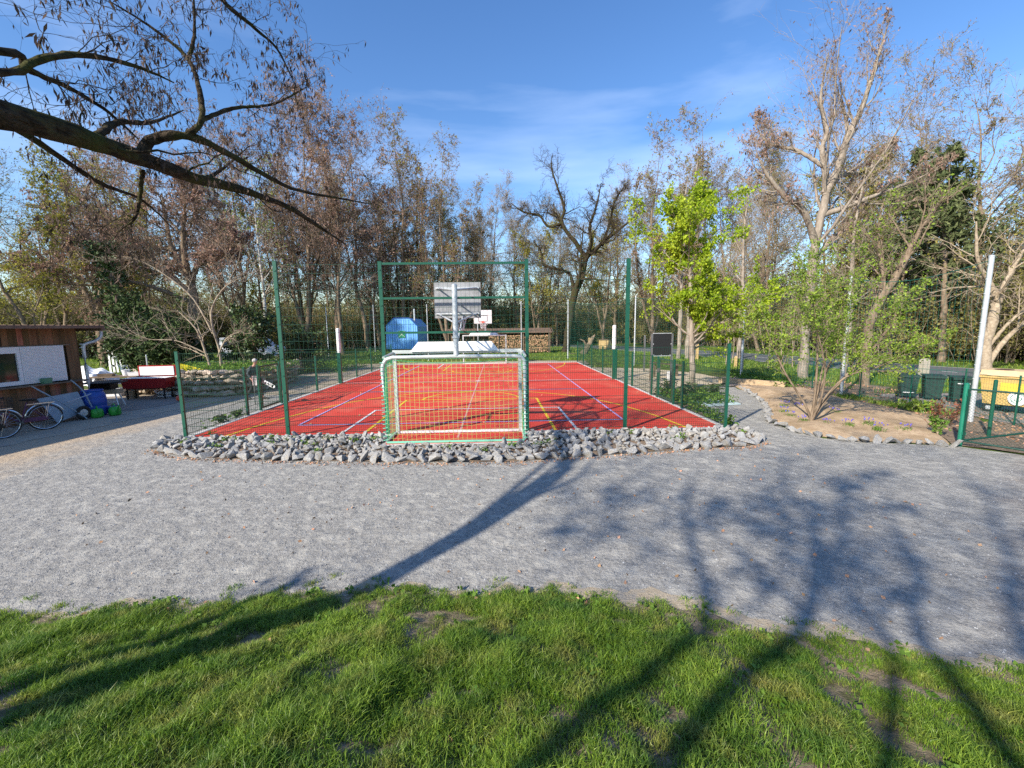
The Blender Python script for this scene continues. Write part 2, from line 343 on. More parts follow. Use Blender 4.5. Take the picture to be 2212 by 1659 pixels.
sheet('earth_strip', [(5.6, 10.5), (6.1, 12.5), (6.9, 13.4), (7.6, 14.2), (8.0, 15.6), (7.2, 16), (5.6, 15.6)], -.008, M['litter'], .08, .3, 9)
sheet('litter_ground', [(11.0, 10.2), (12.1, 10.0), (13.4, 12), (13.3, 14.5), (15.5, 16.4), (13.5, 19.5), (12.2, 20.6), (11.6, 16.5), (11.6, 14), (11.4, 12)], -.010, M['litter'], .10, .4, 10)
sheet('litter_corner', [(9.4, 8.3), (10.4, 7.4), (14, 5.5), (16.5, 7.5), (13, 10.2), (11.2, 10.6), (10.2, 9.6)], -.008, M['litter'], .08, .4, 12)
sheet('paved_lay_by', [(12.6, 9.6), (17.5, 6.2), (21, 6), (20.5, 12), (17.2, 14.6), (13.4, 14.8), (13.1, 12.3)], -.012, M['paving'], .04, .5, 11)
sheet('far_dirt', [(-11, 30.15), (-11, 31.6), (-4, 32.2), (2, 32.4), (6.5, 31.6), (5.6, 26), (5.5, 30.15)], -.010, M['dirt'], .15, .5, 13)
g = MB(); tri_poly(g, [(-26, 14.2), (-13.1, 14.2), (-11.9, 13.9), (-11.4, 15.2), (-11.6, 16.6), (-26, 19)], -.004); struct(g.build('concrete_slab', mat('slab', (.20, .17, .14), .9, (.27, .235, .20), 3, bump=.3)))
# road
RC = smooth_path([(27, -40), (24.6, 0), (23.7, 15), (23.15, 20.7), (22.1, 24.2), (20.5, 31), (17.6, 40), (12.5, 52), (3, 63), (-12, 76), (-45, 100)], 120)
T = np.gradient(RC, axis=0); T /= np.linalg.norm(T, axis=1, keepdims=True); NR = np.stack([T[:, 1], -T[:, 0]], -1)
def strip(off0, off1, z, name, m, i0=0, i1=120, dash=None):
    mb = MB(); i = i0
    while i < i1 - 1:
        if dash is None or (i // dash) % 2 == 0:
            q = [RC[i] + NR[i] * off0, RC[i] + NR[i] * off1, RC[i + 1] + NR[i + 1] * off1, RC[i + 1] + NR[i + 1] * off0]
            mb.add([(a[0], a[1], z) for a in q], [(0, 1, 2, 3)])
        i += 1
    return struct(mb.build(name, m))
strip(-3.1, 3.1, -.012, 'road', M['asphalt'])
strip(2.85, 2.97, -.006, 'road_edge_line', M['linew']); strip(-2.97, -2.85, -.006, 'road_edge_line', M['linew']); strip(-.06, .06, -.006, 'road_centre_line', M['linew'], dash=2)
xs_ = np.arange(-6, 7, .05); wd = .03 + .05 * (1 + np.sin(xs_ * 3.3)) * (1 + np.sin(xs_ * 9.1 + 2)) * .5 + .16 * np.exp(-((xs_ - 1.4) / .9) ** 2) + .10 * np.exp(-((xs_ - 3.4) / .8) ** 2) + .02 * rs.random(len(xs_))
mb = MB(); top = [(a, edge_y(np.array(a)) + b_, -.011) for a, b_ in zip(xs_, wd)]; bot = [(a, edge_y(np.array(a)) - .3, -.011) for a in xs_]; n_ = len(xs_)
mb.add(top + bot, [(n_ + i, n_ + i + 1, i + 1, i) for i in range(n_ - 1)]); struct(mb.build('edge_soil', mat('edge_soil', (.33, .27, .19), .95, (.46, .39, .29), 20, bump=.8, bscale=60, detail=8, col3=(.27, .25, .22), scale3=5, spec=.2)))
# flower bed (raised soil mound)
BED = [(9.65, 17.03), (9.2, 15.23), (8.63, 13.59), (7.84, 12.14), (7.15, 10.73), (7.10, 10.06), (7.12, 9.60), (7.32, 9.17), (7.64, 8.90), (8.1, 8.72), (8.6, 8.66), (9.2, 8.40), (9.5, 8.55), (10.3, 9.6), (11.3, 10.6), (11.6, 12.0), (11.7, 14.1), (11.9, 16.4), (11.3, 16.75), (9.9, 17.9)]
def bed_mesh():
    mb = MB(); n = 30; c = np.array([9.6, 12.6]); B = np.array(smooth_path(BED + [BED[0]], 120)); V = [(c[0], c[1], .16)]
    for k in range(1, n + 1):
        for p in B:
            q = c + (p - c) * k / n; z = .16 * (1 - (k / n) ** 3) + .025 * math.sin(q[0] * 3.1 + q[1]) + .02 * math.sin(q[1] * 4.3 - q[0] * 2); V.append((q[0], q[1], max(z, -.012) if k < n else -.012))
    m = len(B); F = [(0, 1 + j, 1 + (j + 1) % m) for j in range(m)]
    for k in range(n - 1):
        for j in range(m): F.append((1 + k * m + j, 1 + (k + 1) * m + j, 1 + (k + 1) * m + (j + 1) % m, 1 + k * m + (j + 1) % m))
    mb.add(V, F); return mb.build('flower_bed', M['soil'], smooth=True)
struct(bed_mesh())
def bed_z(x, y):
    c = np.array([9.6, 12.6]); return .14 * (1 - min(1, math.hypot(x - c[0], (y - c[1]) * .55) / 2.9) ** 3)
# grass bank near the camera
xs = np.arange(-9, 9.01, .06); ts = np.linspace(0, 1, 46)
mb = MB(); X, TT = np.meshgrid(xs, ts); Yy = edge_y(X) + .02 - TT ** 1.2 * 6.5; Z = bank_z(X, Yy); Z[0] = -.03
V = np.stack([X, Yy, Z], -1).reshape(-1, 3); nx = len(xs)
i, j = np.meshgrid(np.arange(len(ts) - 1), np.arange(nx - 1), indexing='ij'); a = (i * nx + j).ravel()
mb.add(V, np.stack([a, a + nx, a + nx + 1, a + 1], -1)); struct(mb.build('grass_bank', M['bank'], smooth=True))

# ------------------------------------------------------------------ court
XL, XR, YN, YF = -7.40, 5.50, 10.20, 30.10; CX, CY = -1.0, 20.15
g = MB(); g.box(((XL + XR) / 2, (YN + YF) / 2, -.1), (XR - XL, YF - YN, .2)); g.box((-.98, 9.74, -.1), (3.2, .918, .2)); struct(g.build('court', M['court']))
g = MB()
for (c, s_) in [(((XL + XR) / 2 - 0, YF + .07, -.08), (XR - XL + .28, .137, .18)), ((XL - .07, CY, -.08), (.137, YF - YN, .18)), ((XR + .07, CY, -.08), (.137, YF - YN, .18)),
                (((XL - .14 - 2.59) / 2, YN - .07, -.08), (-2.59 - XL + .14, .137, .18)), (((XR + .14 + .63) / 2, YN - .07, -.08), (XR + .14 - .63, .137, .18)), ((-.98, 9.21, -.10), (3.4, .14, .18))]:
    g.box(c, s_)
struct(g.build('court_kerb', M['concrete']))
def line(mb, pts, w, z):
    P = np.array(pts, float); T = np.gradient(P, axis=0); T /= np.linalg.norm(T, axis=1, keepdims=True); N = np.stack([-T[:, 1], T[:, 0]], -1) * w / 2
    a = P + N; b = P - N; n = len(P)
    mb.add([(p[0], p[1], z) for p in np.concatenate([a, b])], [(i, n + i, n + i + 1, i + 1) for i in range(n - 1)])
def mirror(p): return [(x, 2 * CY - y) for x, y in p]
def marks(name, m, z, w, items):
    mb = MB()
    for k, p in enumerate(items): line(mb, p, w, z + .0002 * k)
    struct(mb.build(name, m))
yl = []
for f_ in (lambda p: p, mirror):
    yl += [f_([(-3.30, 10.25), (-3.28, 15.05)]), f_([(-3.30, 15.05), (1.34, 15.05)]), f_([(1.32, 15.05), (1.36, 10.25)]),
           f_([(CX + 1.72 * math.cos(t), 15.05 + 1.72 * math.sin(t)) for t in np.linspace(0, math.pi, 40)]),
           f_([(p[0], p[1]) for p in smooth_path([(-6.60, 10.25), (-6.30, 11.9), (-5.75, 13.6), (-5.05, 14.95), (-3.9, 16.1), (-2.5, 16.78), (-1, 16.98), (.5, 16.78), (1.9, 16.1), (3.05, 14.95), (3.8, 13.6), (4.35, 11.9), (4.62, 10.25)], 70)])]
marks('yellow_court_lines', M['liney'], .006, .075, yl)
wl = [[(XL + .2, CY), (XR - .1, CY)]]
for f_ in (lambda p: p, mirror): wl += [f_([(-3.85, 10.25), (-3.85, 13.22)]), f_([(-3.89, 13.22), (1.89, 13.22)]), f_([(1.85, 13.22), (1.90, 10.25)])]
marks('white_court_lines', M['linew'], .010, .07, wl)
pl = []
for f_ in (lambda p: p, mirror): pl += [f_([(-5.33, 11.27), (3.35, 11.27)]), f_([(-5.33, 17.12), (3.35, 17.12)])]
pl += [[(-5.33, 11.27), (-5.33, 29.03)], [(3.33, 11.27), (3.33, 29.03)]]
marks('lilac_court_lines', M['linep'], .014, .055, pl)
marks('pink_court_line', M['linepk'], .003, .05, [[(-.98, 9.7), (-1.02, 30.0)]])
g = MB(); g.lathe((-1.0, CY, .016), [(.14, 0), (.14, .001)], 20); struct(g.build('centre_spot', M['linew']))

# ------------------------------------------------------------------ mesh fences
def panel(p, q, z0, z1, parent, dv=.05, dh=.2, r=.0027, name='mesh_panel', rh=.0045):
    p = np.array(p, float); q = np.array(q, float); L = np.linalg.norm(q - p); n = max(2, int(L / dv)); t = (np.arange(n) + .5) / n
    B = p[None] + (q - p)[None] * t[:, None]; mb = MB()
    mb.bars(np.c_[B, np.full(n, z0)], np.c_[B, np.full(n, z1)], r)
    k = int(round((z1 - z0) / dh)) + 1; nn = np.array([-(q - p)[1], (q - p)[0]]) / L * .008
    zz = np.linspace(z0 + .02, z1 - .02, k); P = []; Q = []
    for z in zz:
        for sgn in (-1, 1): P.append((*(p + nn * sgn), z)); Q.append((*(q + nn * sgn), z))
    mb.bars(P, Q, rh); return mb.build(name, M['wire'], parent)
def post(x, y, h, parent, w=.06, d=.04, name='post', rz=0, z0=-.1):
    mb = MB(); mb.box((x, y, (h + z0) / 2), (w, d, h - z0), rz); mb.box((x, y, h + .006), (w + .008, d + .008, .012), rz)
    c, s_ = math.cos(rz), math.sin(rz)
    for z in np.arange(.25, h - .1, .4): mb.box((x + s_ * (d / 2 + .006), y - c * (d / 2 + .006), z), (.04, .012, .03), rz)
    return mb.build(name, M['post'], parent)
PX = [-7.45, -5.05, -2.69, .67, 3.05, 5.54]; YP = 10.16
t = thing('mesh_fence', (-6.25, YP, 0), 'low green wire fence section across the front of the red court, left end', 'fence'); t.location = (0, 0, 0)
post(PX[0], YP, 2.04, t, .07, .05); panel((PX[0] + .05, YP), (PX[1] - .04, YP), .06, 2.02, t)
t = thing('tall_mesh_fence', (0, 0, 0), 'tall green wire fence section left of the goal, with two high posts', 'fence')
post(PX[1], YP, 4.06, t, .08, .06); post(PX[2], YP, 4.03, t, .08, .06); panel((PX[1] + .05, YP), (PX[2] - .05, YP), .06, 2.02, t); panel((PX[1] + .05, YP), (PX[2] - .05, YP), 2.04, 4.0, t, .1, .2)
t = thing('backstop_frame', (0, 0, 0), 'green ball catcher frame with three crossbars above the near goal', 'backstop')
for z in (3.99, 3.21, 2.42):
    g = MB(); g.box(((PX[2] + PX[3]) / 2, YP, z), (PX[3] - PX[2] - .085, .045, .05)); g.build('crossbar', M['post'], t)
panel((PX[2] + .05, YP + .03), (PX[3] - .05, YP + .03), 2.02, 3.97, t, .1, .2)
t = thing('tall_mesh_fence', (0, 0, 0), 'tall green wire fence section right of the goal, with two high posts', 'fence')
post(PX[3], YP, 4.06, t, .08, .06); post(PX[4], YP, 4.06, t, .085, .06); panel((PX[3] + .05, YP), (PX[4] - .05, YP), .06, 2.02, t); panel((PX[3] + .05, YP), (PX[4] - .05, YP), 2.04, 4.0, t, .1, .2)
t = thing('mesh_fence', (0, 0, 0), 'low green wire fence section across the front of the red court, right end', 'fence')
post(PX[5], YP, 2.06, t, .07, .05); panel((PX[4] + .05, YP), (PX[5] - .05, YP), .06, 2.02, t)
def side_fence(x, ys, gate, label, sgn):
    t = thing('side_fence', (0, 0, 0), label, 'fence')
    for i, y in enumerate(ys):
        if y > 10.5: post(x, y, 1.44, t, .06, .06, rz=math.pi / 2)
    for a, b in zip(ys[:-1], ys[1:]):
        if (a, b) != gate: panel((x, a + .03), (x, b - .03), .05, 1.42 if a > 10.5 else 1.42, t, rh=.004)
    ga, gb = gate
    t = thing('court_gate', (0, 0, 0), 'green mesh gate in the ' + ('left' if sgn < 0 else 'right') + ' side fence of the court', 'gate')
    g = MB(); 
    for y in (ga + .10, gb - .10): g.box((x + .0, y, .74), (.045, .05, 1.34))
    for z in (.095, 1.385): g.box((x, (ga + gb) / 2, z), (.045, gb - ga - .255, .05))
    g.build('gate_frame', M['post'], t); panel((x, ga + .14), (x, gb - .14), .13, 1.35, t, dv=.05)
    g = MB(); g.box((x - .03 * sgn, gb - .12 if sgn > 0 else ga + .12, .98), (.06, .03, .14)); g.build('latch', M['steelgrey'], t)
    return t
LY = [10.2, 12.79, 13.50, 14.82, 15.25, 17.75, 20.2, 22.75, 25.4, 27.9, 30.2]
RY = [10.2, 12.73, 13.38, 14.77, 15.35, 17.65, 20.1, 22.76, 25.5, 28.0, 30.2]
gl = side_fence(-7.50, LY, (13.50, 14.82), 'low green mesh fence along the left side of the red court', -1)
side_fence(5.56, RY, (13.38, 14.77), 'low green mesh fence along the right side of the red court', 1)
g = MB(); v = np.array((0, .86, -.52)); a = np.array((-7.60, 13.68, 1.02)); g.tube([a, a + v * .45], .025, 8); g.build('arm', M['galv'], gl)
for x, lb in ((-7.42, 'white padded net post beside the left side fence at the halfway line'), (5.46, 'white padded net post beside the right side fence at the halfway line')):
    t = thing('net_post', (x, 20.2, 0), lb, 'net post')
    g = MB(); g.cyl((0, 0, 1.44), (0, 0, 2.52), .085, 14); g.lathe((0, 0, 2.52), [(.085, 0), (.06, .03), (.02, .045)], 14); g.build('padding', M['white'], t)
    g = MB(); g.box((0, 0, .70), (.13, .13, 1.5)); g.build('sleeve', M['post'], t)

# ------------------------------------------------------------------ goals with basketball hoops
def rim_net(mb, c, r, m=0):
    n = 10
    for k in range(n):
        a = 2 * math.pi * k / n
        for s_ in (1, -1):
            pts = [(c[0] + rr * math.cos(a + s_ * q), c[1] + rr * math.sin(a + s_ * q), c[2] - z) for rr, q, z in ((r, 0, 0), (r * .82, .31, .13), (r * .62, .62, .27), (r * .5, .9, .40))]
            mb.tube(pts, .006, 4, m)
def net_grid(mb, fn, nu, nv, r=.0035, k=3):
    U = np.linspace(0, 1, nu); V = np.linspace(0, 1, nv)
    A = np.array([[fn(u, v) for v in np.linspace(0, 1, 24)] for u in U]); mb.tubes(A, r, k)
    B = np.array([[fn(u, v) for u in np.linspace(0, 1, 30)] for v in V]); mb.tubes(B, r, k)
def goal(y0, sgn, label, near):
    # y0 = goal line, sgn = +1: the court lies towards +y
    t = thing('goal', (0, 0, 0), label, 'goal')
    xl, xr, zt, dp = -2.50, .54, 1.93, .90; yb = y0 - sgn * dp; fm = M['alu']
    g = MB(); g.box((xl + .04, y0, zt / 2), (.08, .10, zt)); g.build('goal_post', fm, t)
    g = MB(); g.box((xr - .04, y0, zt / 2), (.08, .10, zt)); g.build('goal_post', fm, t)
    g = MB(); g.box(((xl + xr) / 2, y0, zt + .042), (xr - xl, .10, .08)); g.build('crossbar', fm, t)
    g = MB(); g.box(((xl + xr) / 2, y0, .035), (xr - xl - .17, .06, .05)); g.build('ground_bar', M['linew'], t)
    if near:
        rp = [(xl - .02, yb, 0), (xl - .02, yb, 1.0), (xl - .02, yb, 1.62), (xl + .0, yb, 1.76), (xl + .07, yb, 1.86), (xl + .2, yb, 1.90), (-1, yb, 1.91), (xr - .2, yb, 1.90), (xr - .05, yb, 1.88), (xr + .01, yb, 1.80), (xr + .02, yb, 1.6), (xr + .02, yb, 0)]
        g = MB(); g.tube(rp, .043, 10); g.build('rear_hoop', fm, t, smooth=True)
        for x in (xl - .01, xr + .01):
            g = MB(); g.cyl((x, yb + .04, .03), (x, y0 - .05, .03), .03, 8); g.cyl((x + .02, yb + .03, 1.90), (x + .02, y0 - .05, 1.95), .03, 8); g.build('side_bar', fm, t)
        g = MB(); g.cyl((xl, yb, .02), (xr, yb, .02), .03, 8); g.build('rear_ground_bar', M['cord'], t)
        n = MB()
        net_grid(n, lambda u, v: (xl + .04 + (xr - xl - .08) * u, yb + .02 - .06 * math.sin(math.pi * v), 1.88 * v - .10 * math.sin(math.pi * u) * (.25 + v * .6) * (1 - v) + .012 * math.sin(u * 25 + v * 9)), 30, 19, .0036)
        n.build('back_net', M['nety'], t)
        n = MB()
        for x, b in ((xl, -.05), (xr, .05)): net_grid(n, lambda u, v: (x + b * math.sin(math.pi * u) * math.sin(math.pi * v) + .02 * math.sin(v * 20), yb + (y0 - yb) * u, 1.92 * v), 12, 19, .004)
        net_grid(n, lambda u, v: (xl + .05 + (xr - xl - .1) * u, yb + (y0 - yb) * v, 1.92 - .09 * math.sin(math.pi * v)), 30, 9, .004)
        n.tube(smooth_path([(xl + .05, yb, 1.86), (-1.8, yb, 1.80), (-1, yb, 1.77), (-.2, yb, 1.80), (xr - .05, yb, 1.86)], 20), .006, 5)
        n.build('side_net', M['netg'], t)
        n = MB()
        for x in (xl - .02, xr + .02):
            for z in np.arange(.08, 1.8, .09): n.ring((x, yb, z), .052, .007, 'z', 8, 4)
            n.tube([(x + .05, y0 - .01, 0.05), (x + .05, y0 - .01, 1.9)], .012, 5)
        n.build('net_lashing', M['cord'], t)
    # trapezoid plate, pole, backboard
    c = -1.03; yp = yb
    g = MB(); g.prism([(c - 1.04, y0 - sgn * .08, 1.98), (c + 1.04, y0 - sgn * .08, 1.98), (c + .86, y0 - sgn * .08 + .07, 2.20), (c - .86, y0 - sgn * .08 + .07, 2.20)], (0, -.02, 0)); g.build('top_plate', M['white'], t)
    g = MB(); g.cyl((c + .11, yp, 1.93), (c + .11, yp, 3.42), .058, 14); g.lathe((c + .11, yp, 3.42), [(.058, 0), (.04, .02), (.01, .03)], 14)
    if near: g.lathe((c + .11, yp, 2.30), [(.08, 0), (.08, .04)], 14)
    g.build('pole', M['galv'], t)
    yk = y0 + sgn * .95
    g = MB(); g.box((c, yk, 3.215), (1.18, .03, .90)); bb = g.build('backboard', M['board'] if near else M['boardw'], t)
    g = MB()
    for (a, b) in (((c + .11, yp, 3.32), (c - .5, yk, 3.52)), ((c + .11, yp, 3.32), (c + .5, yk, 3.52)), ((c + .11, yp, 2.62), (c - .5, yk, 2.88)), ((c + .11, yp, 2.62), (c + .5, yk, 2.88)), ((c + .11, yp, 3.30), (c, yk, 2.92)), ((c + .11, yp, 2.05), (c + .12, yk, 2.80))):
        g.cyl(a, (b[0], b[1] - sgn * .03, b[2]), .02, 8)
    g.box((c, yk - sgn * .035, 3.52), (1.1, .03, .04)); g.box((c, yk - sgn * .035, 2.88), (1.1, .03, .04)); g.build('bracket', M['galv'], t)
    g = MB(); yf = yk + sgn * .018
    for cx_, cz_, w_, h_ in ((0, 3.30, .60, .035), (0, 2.93, .60, .035), (-.285, 3.115, .035, .34), (.285, 3.115, .035, .34)): g.box((c + cx_, yf, cz_), (w_, .004, h_))
    g.build('target_square', M['orange'] if near else M['steelgrey'], bb)
    g = MB(); g.ring((c, yk + sgn * .38, 2.86), .225, .012, 'z', 24, 6); g.box((c, yk + sgn * .09, 2.85), (.16, .15, .02)); g.box((c, yk + sgn * .022, 2.86), (.2, .012, .12)); h = g.build('hoop', M['orange'], t)
    n = MB(); rim_net(n, (c, yk + sgn * .38, 2.85), .22); n.build('hoop_net', M['white'], h)
    return t
goal(10.21, 1, 'nearest small goal with green net, hoop pole and grey backboard seen from behind', True)
goal(30.0, -1, 'far aluminium goal frame with white backboard and orange hoop at the end of the court', False)

# ------------------------------------------------------------------ ball stop net with galvanised poles
def net_pole(x, y, h, parent, r=.05): 
    g = MB(); g.cyl((x, y, -.1), (x, y, h), r, 12); g.lathe((x, y, h), [(r + .004, 0), (r + .004, .03), (.01, .05)], 12)
    for z in np.arange(.4, h, .35): g.box((x - r - .01, y, z), (.03, .012, .02))
    g.build('net_pole', M['galv'], parent)
NP = [(5.45, 33.7, 4.55), (8.64, 27.1, 4.35), (11.83, 20.5, 4.27), (12.14, 14.69, 4.15), (12.02, 10.37, 4.08)]
t = thing('ball_net', (0, 0, 0), 'high green ball net on galvanised poles between the court and the road', 'net fence')
for i, (x, y, h) in enumerate(NP): net_pole(x, y, h, t, .045 if y > 25 else .055)
for (a, b) in zip(NP[:-1], NP[1:]):
    L = math.hypot(a[0] - b[0], a[1] - b[1]); n = MB(); nv = int(4 / .14)
    net_grid(n, lambda u, v: (a[0] + (b[0] - a[0]) * u - .07, a[1] + (b[1] - a[1]) * u, .12 + (a[2] + (b[2] - a[2]) * u - .22 - .28 * math.sin(math.pi * u)) * v), int(L / .13), nv, .0028)
    n.tube([(a[0] + (b[0] - a[0]) * u - .07, a[1] + (b[1] - a[1]) * u, a[2] + (b[2] - a[2]) * u - .1 - .28 * math.sin(math.pi * u)) for u in np.linspace(0, 1, 14)], .008, 4)
    n.build('net', M['netdk'], t)
NB = [(5.45, 33.75, 4.5), (1.79, 33.75, 4.45), (-1.6, 33.75, 4.3), (-5.5, 33.75, 4.3), (-9.6, 33.75, 4.3), (-13.2, 33.75, 4.2)]
t = thing('ball_net', (0, 0, 0), 'high green ball net across the far end beyond the red court', 'net fence')
for (x, y, h) in NB[1:]: net_pole(x, y, h, t, .035)
for (a, b) in zip(NB[:-1], NB[1:]):
    n = MB(); net_grid(n, lambda u, v: (a[0] + (b[0] - a[0]) * u, a[1] - .05, .1 + (4.2 - .2 * math.sin(math.pi * u)) * v), 13, 13, .0020); n.build('net', M['netdk'], t)
t = thing('low_wire_fence', (0, 0, 0), 'knee-high green wire fence with thin posts in front of the dark bins', 'fence')
LF = [(12.1, 21.3), (12.55, 18.62), (12.35, 16.4), (12.26, 14.05), (12.87, 12.88), (13.15, 11.6), (12.6, 9.9), (12.1, 9.2)]
for i, (x, y) in enumerate(LF):
    g = MB(); g.cyl((x, y, -.1), (x, y, 1.22), .02, 8); g.build('fence_post', M['post'], t)
for a, b in zip(LF[:-1], LF[1:]):
    L = math.hypot(a[0] - b[0], a[1] - b[1]); n = MB()
    net_grid(n, lambda u, v: (a[0] + (b[0] - a[0]) * u, a[1] + (b[1] - a[1]) * u, .05 + 1.05 * v), int(L / .08), 11, .0022)
    n.bars([(a[0], a[1], .06), (a[0], a[1], 1.12)], [(b[0], b[1], .06), (b[0], b[1], 1.12)], .006); n.build('wire_mesh', M['netdk'], t)
# open chain link gate, lower right
t = thing('chain_link_gate', (0, 0, 0), 'open green chain link gate with diagonal brace at the right edge by the stone edging', 'gate')
A = np.array((9.50, 8.34)); B = np.array((8.95, 6.2)); u = (np.array((9.05, 6.72)) - A); u /= np.linalg.norm(u)
g = MB(); g.cyl((A[0], A[1], -.1), (A[0], A[1], 1.25), .042, 12); g.lathe((A[0], A[1], 1.25), [(.045, 0), (.045, .02), (.01, .04)], 12)
for z in (.25, 1.05): g.box((A[0] + .0, A[1] - .05, z), (.05, .06, .06))
g.build('gate_post', M['netdk'] if False else mat('gate_green', (.008, .16, .10), .45, (.012, .19, .12), 6), t)
G1 = A + (-.01, -.07); d = np.array((-.62, -.78)); d = np.array((10.6, 6.35)) - G1; d = d / np.linalg.norm(d); G2 = G1 + d * 2.6
g = MB(); P = lambda s_, z: (G1[0] + d[0] * s_, G1[1] + d[1] * s_, z)
for a, b in ((P(0, .10), P(0, 1.17)), (P(0, 1.17), P(2.6, 1.17)), (P(0, .10), P(2.6, .10)), (P(0.02, .12), P(2.6, 1.15)), (P(2.6, .1), P(2.6, 1.17))): g.cyl(a, b, .019, 8)
g.build('gate_frame', M['wire'], t)
mb = MB(); Pp = []; Qq = []
for s_ in np.arange(-1.1, 2.6, .06):
    for sg in (1, -1):
        a, b = (s_, .1), (s_ + 1.07, 1.17)
        lo_ = max(0, -a[0]); hi_ = min(1.07, 2.6 - a[0])
        if hi_ <= lo_: continue
        if sg > 0: Pp.append(P(a[0] + lo_, .1 + lo_)); Qq.append(P(a[0] + hi_, .1 + hi_))
        else: Pp.append(P(a[0] + lo_, 1.17 - lo_)); Qq.append(P(a[0] + hi_, 1.17 - hi_))
mb.bars(Pp, Qq, .0022); mb.build('chain_link', M['wire'], t)
g = MB(); g.cyl((10.89, 8.99, -.1), (10.89, 8.99, 1.24), .035, 10); g.lathe((10.89, 8.99, 1.24), [(.037, 0), (.01, .02)], 10); o = g.build('gate_stop_post', M['post']); tag(o, 'dark green steel post standing behind the open chain link gate', 'post')

# ------------------------------------------------------------------ tree growing
def norm(a): return a / (np.linalg.norm(a, axis=-1, keepdims=True) + 1e-9)
def kids(P, R, n, L, rr, ang, up, wob, seg, t0, r, rmin=.004, t1=1., taper=.25, lj=.35, droop=0):
    """grow n child branches on every branch; L = length as a share of the parent's (or metres if negative)"""
    N, S, _ = P.shape; idx = np.repeat(np.arange(N), n); K = len(idx)
    t = t0 + (t1 - t0) * ((np.tile(np.arange(n), N) + r.random(K)) / n); x = t * (S - 1); i = np.minimum(x.astype(int), S - 2); u = (x - i)[:, None]
    p = P[idx, i] * (1 - u) + P[idx, i + 1] * u; T = norm(P[idx, i + 1] - P[idx, i]); pr = R[idx, i] * (1 - u[:, 0]) + R[idx, i + 1] * u[:, 0]
    q = norm(np.cross(T, r.normal(size=(K, 3)))); a = ang * (1 + .3 * r.normal(size=K))[:, None]
    d = np.cos(a) * T + np.sin(a) * q
    pl = np.linalg.norm(np.diff(P, axis=1), axis=2).sum(1)[idx]
    ln = (-L if L < 0 else L * pl * (1.15 - .65 * t)) * (1 + lj * r.normal(size=K)).clip(.3, 1.8)
    r0 = np.minimum(pr * .85, np.maximum(rmin, pr * rr)); out = [p]; w = np.array([0, 0, 1.])
    for k in range(seg):
        d = norm(d + wob * r.normal(size=(K, 3)) + (up - droop * (k / seg)) * w); out.append(out[-1] + d * (ln / seg)[:, None])
    PP = np.stack(out, 1); RR = r0[:, None] * (1 - (1 - taper) * np.linspace(0, 1, seg + 1))[None]
    return PP, np.maximum(RR, rmin * .6)
def leaves(mb, pts, size, r, m=0, asp=1.6, flat=0, hang=0, two=False):
    K = len(pts); a = norm(r.normal(size=(K, 3)) + np.array([0, 0, -hang]));
    b = norm(np.cross(a, r.normal(size=(K, 3)) * np.array([1, 1, 1 if not flat else .3]))); s_ = (size * (.6 + .8 * r.random(K)))[:, None]
    A = a * s_ * asp / 2; B = b * s_ / 2; c = pts + (A if hang else 0)
    V = np.stack([c - A, c + B - A * .1, c + A, c - B - A * .1], 1).reshape(-1, 3); mb.add(V, np.arange(K * 4).reshape(-1, 4), m)
def along(P, n, r, t0=0., jit=0.):
    N, S, _ = P.shape; idx = np.repeat(np.arange(N), n); x = (t0 + (1 - t0) * r.random(len(idx))) * (S - 1); i = np.minimum(x.astype(int), S - 2); u = (x - i)[:, None]
    return P[idx, i] * (1 - u) + P[idx, i + 1] * u + (r.normal(size=(len(idx), 3)) * jit if jit else 0)
def fillet(mb, P, R, ks, m=0): mb.tubes(P, R, ks, m)
def grow_tree(name, trunks, levels, r, bark, twigm, leafspec=None, split=2, k0=9, loc=(0, 0, 0), label=None, cat='tree', group=None, extra=None, rz=0, scale=1):
    """trunks: list of (path, radii); levels: dicts for kids; leafspec: list of dict(n, size, mat, ...) on the last level"""
    wood = MB(); crown = MB(); cur = []
    for pts, rad in trunks:
        n = 34; P = smooth_path(pts, n); Rr = np.interp(np.linspace(0, 1, n), np.linspace(0, 1, len(rad)), rad) * (1 + .07 * r.normal(size=n)); P = P + r.normal(size=P.shape) * Rr[:, None] * .10
        cur.append((P[None], Rr[None]))
    P = np.concatenate([c[0] for c in cur]); R = np.concatenate([c[1] for c in cur]); base = R.max(axis=1)
    wood.tubes(P, R, k0)
    alls = [(P, R)]
    for li, lv in enumerate(levels):
        lv = dict(lv); src = lv.pop('src', None); k = lv.pop('k', max(3, 6 - li))
        if src is None: Ps, Rs = alls[-1]
        else: Ps, Rs = alls[src]
        Pn, Rn = kids(Ps, Rs, r=r, **lv); alls.append((Pn, Rn))
        if li < split: wood.tubes(Pn, Rn, k)
        else: crown.tubes(Pn, Rn, k, 0)
    mats = [twigm]
    for q, ls in enumerate(leafspec or []):
        ls = dict(ls); n = ls.pop('n'); lvl = ls.pop('lvl', -1); mm = ls.pop('mat'); t0 = ls.pop('t0', .1); jit = ls.pop('jit', 0.); frac = ls.pop('frac', 1.)
        Pl = alls[lvl][0]
        if frac < 1: Pl = Pl[r.random(len(Pl)) < frac]
        mats.append(mm); leaves(crown, along(Pl, n, r, t0, jit), ls.pop('size'), r, len(mats) - 1, **ls)
    t = thing(name, loc, label or name, cat, group, rz); t.scale = (scale,) * 3
    wood.build('trunk', bark, t, smooth=True)
    if crown.n: crown.build('crown', mats, t)
    return t
def lab(o, label, group=None):
    o['label'] = label
    if group: o['group'] = group
    elif 'group' in o: del o['group']
    return o

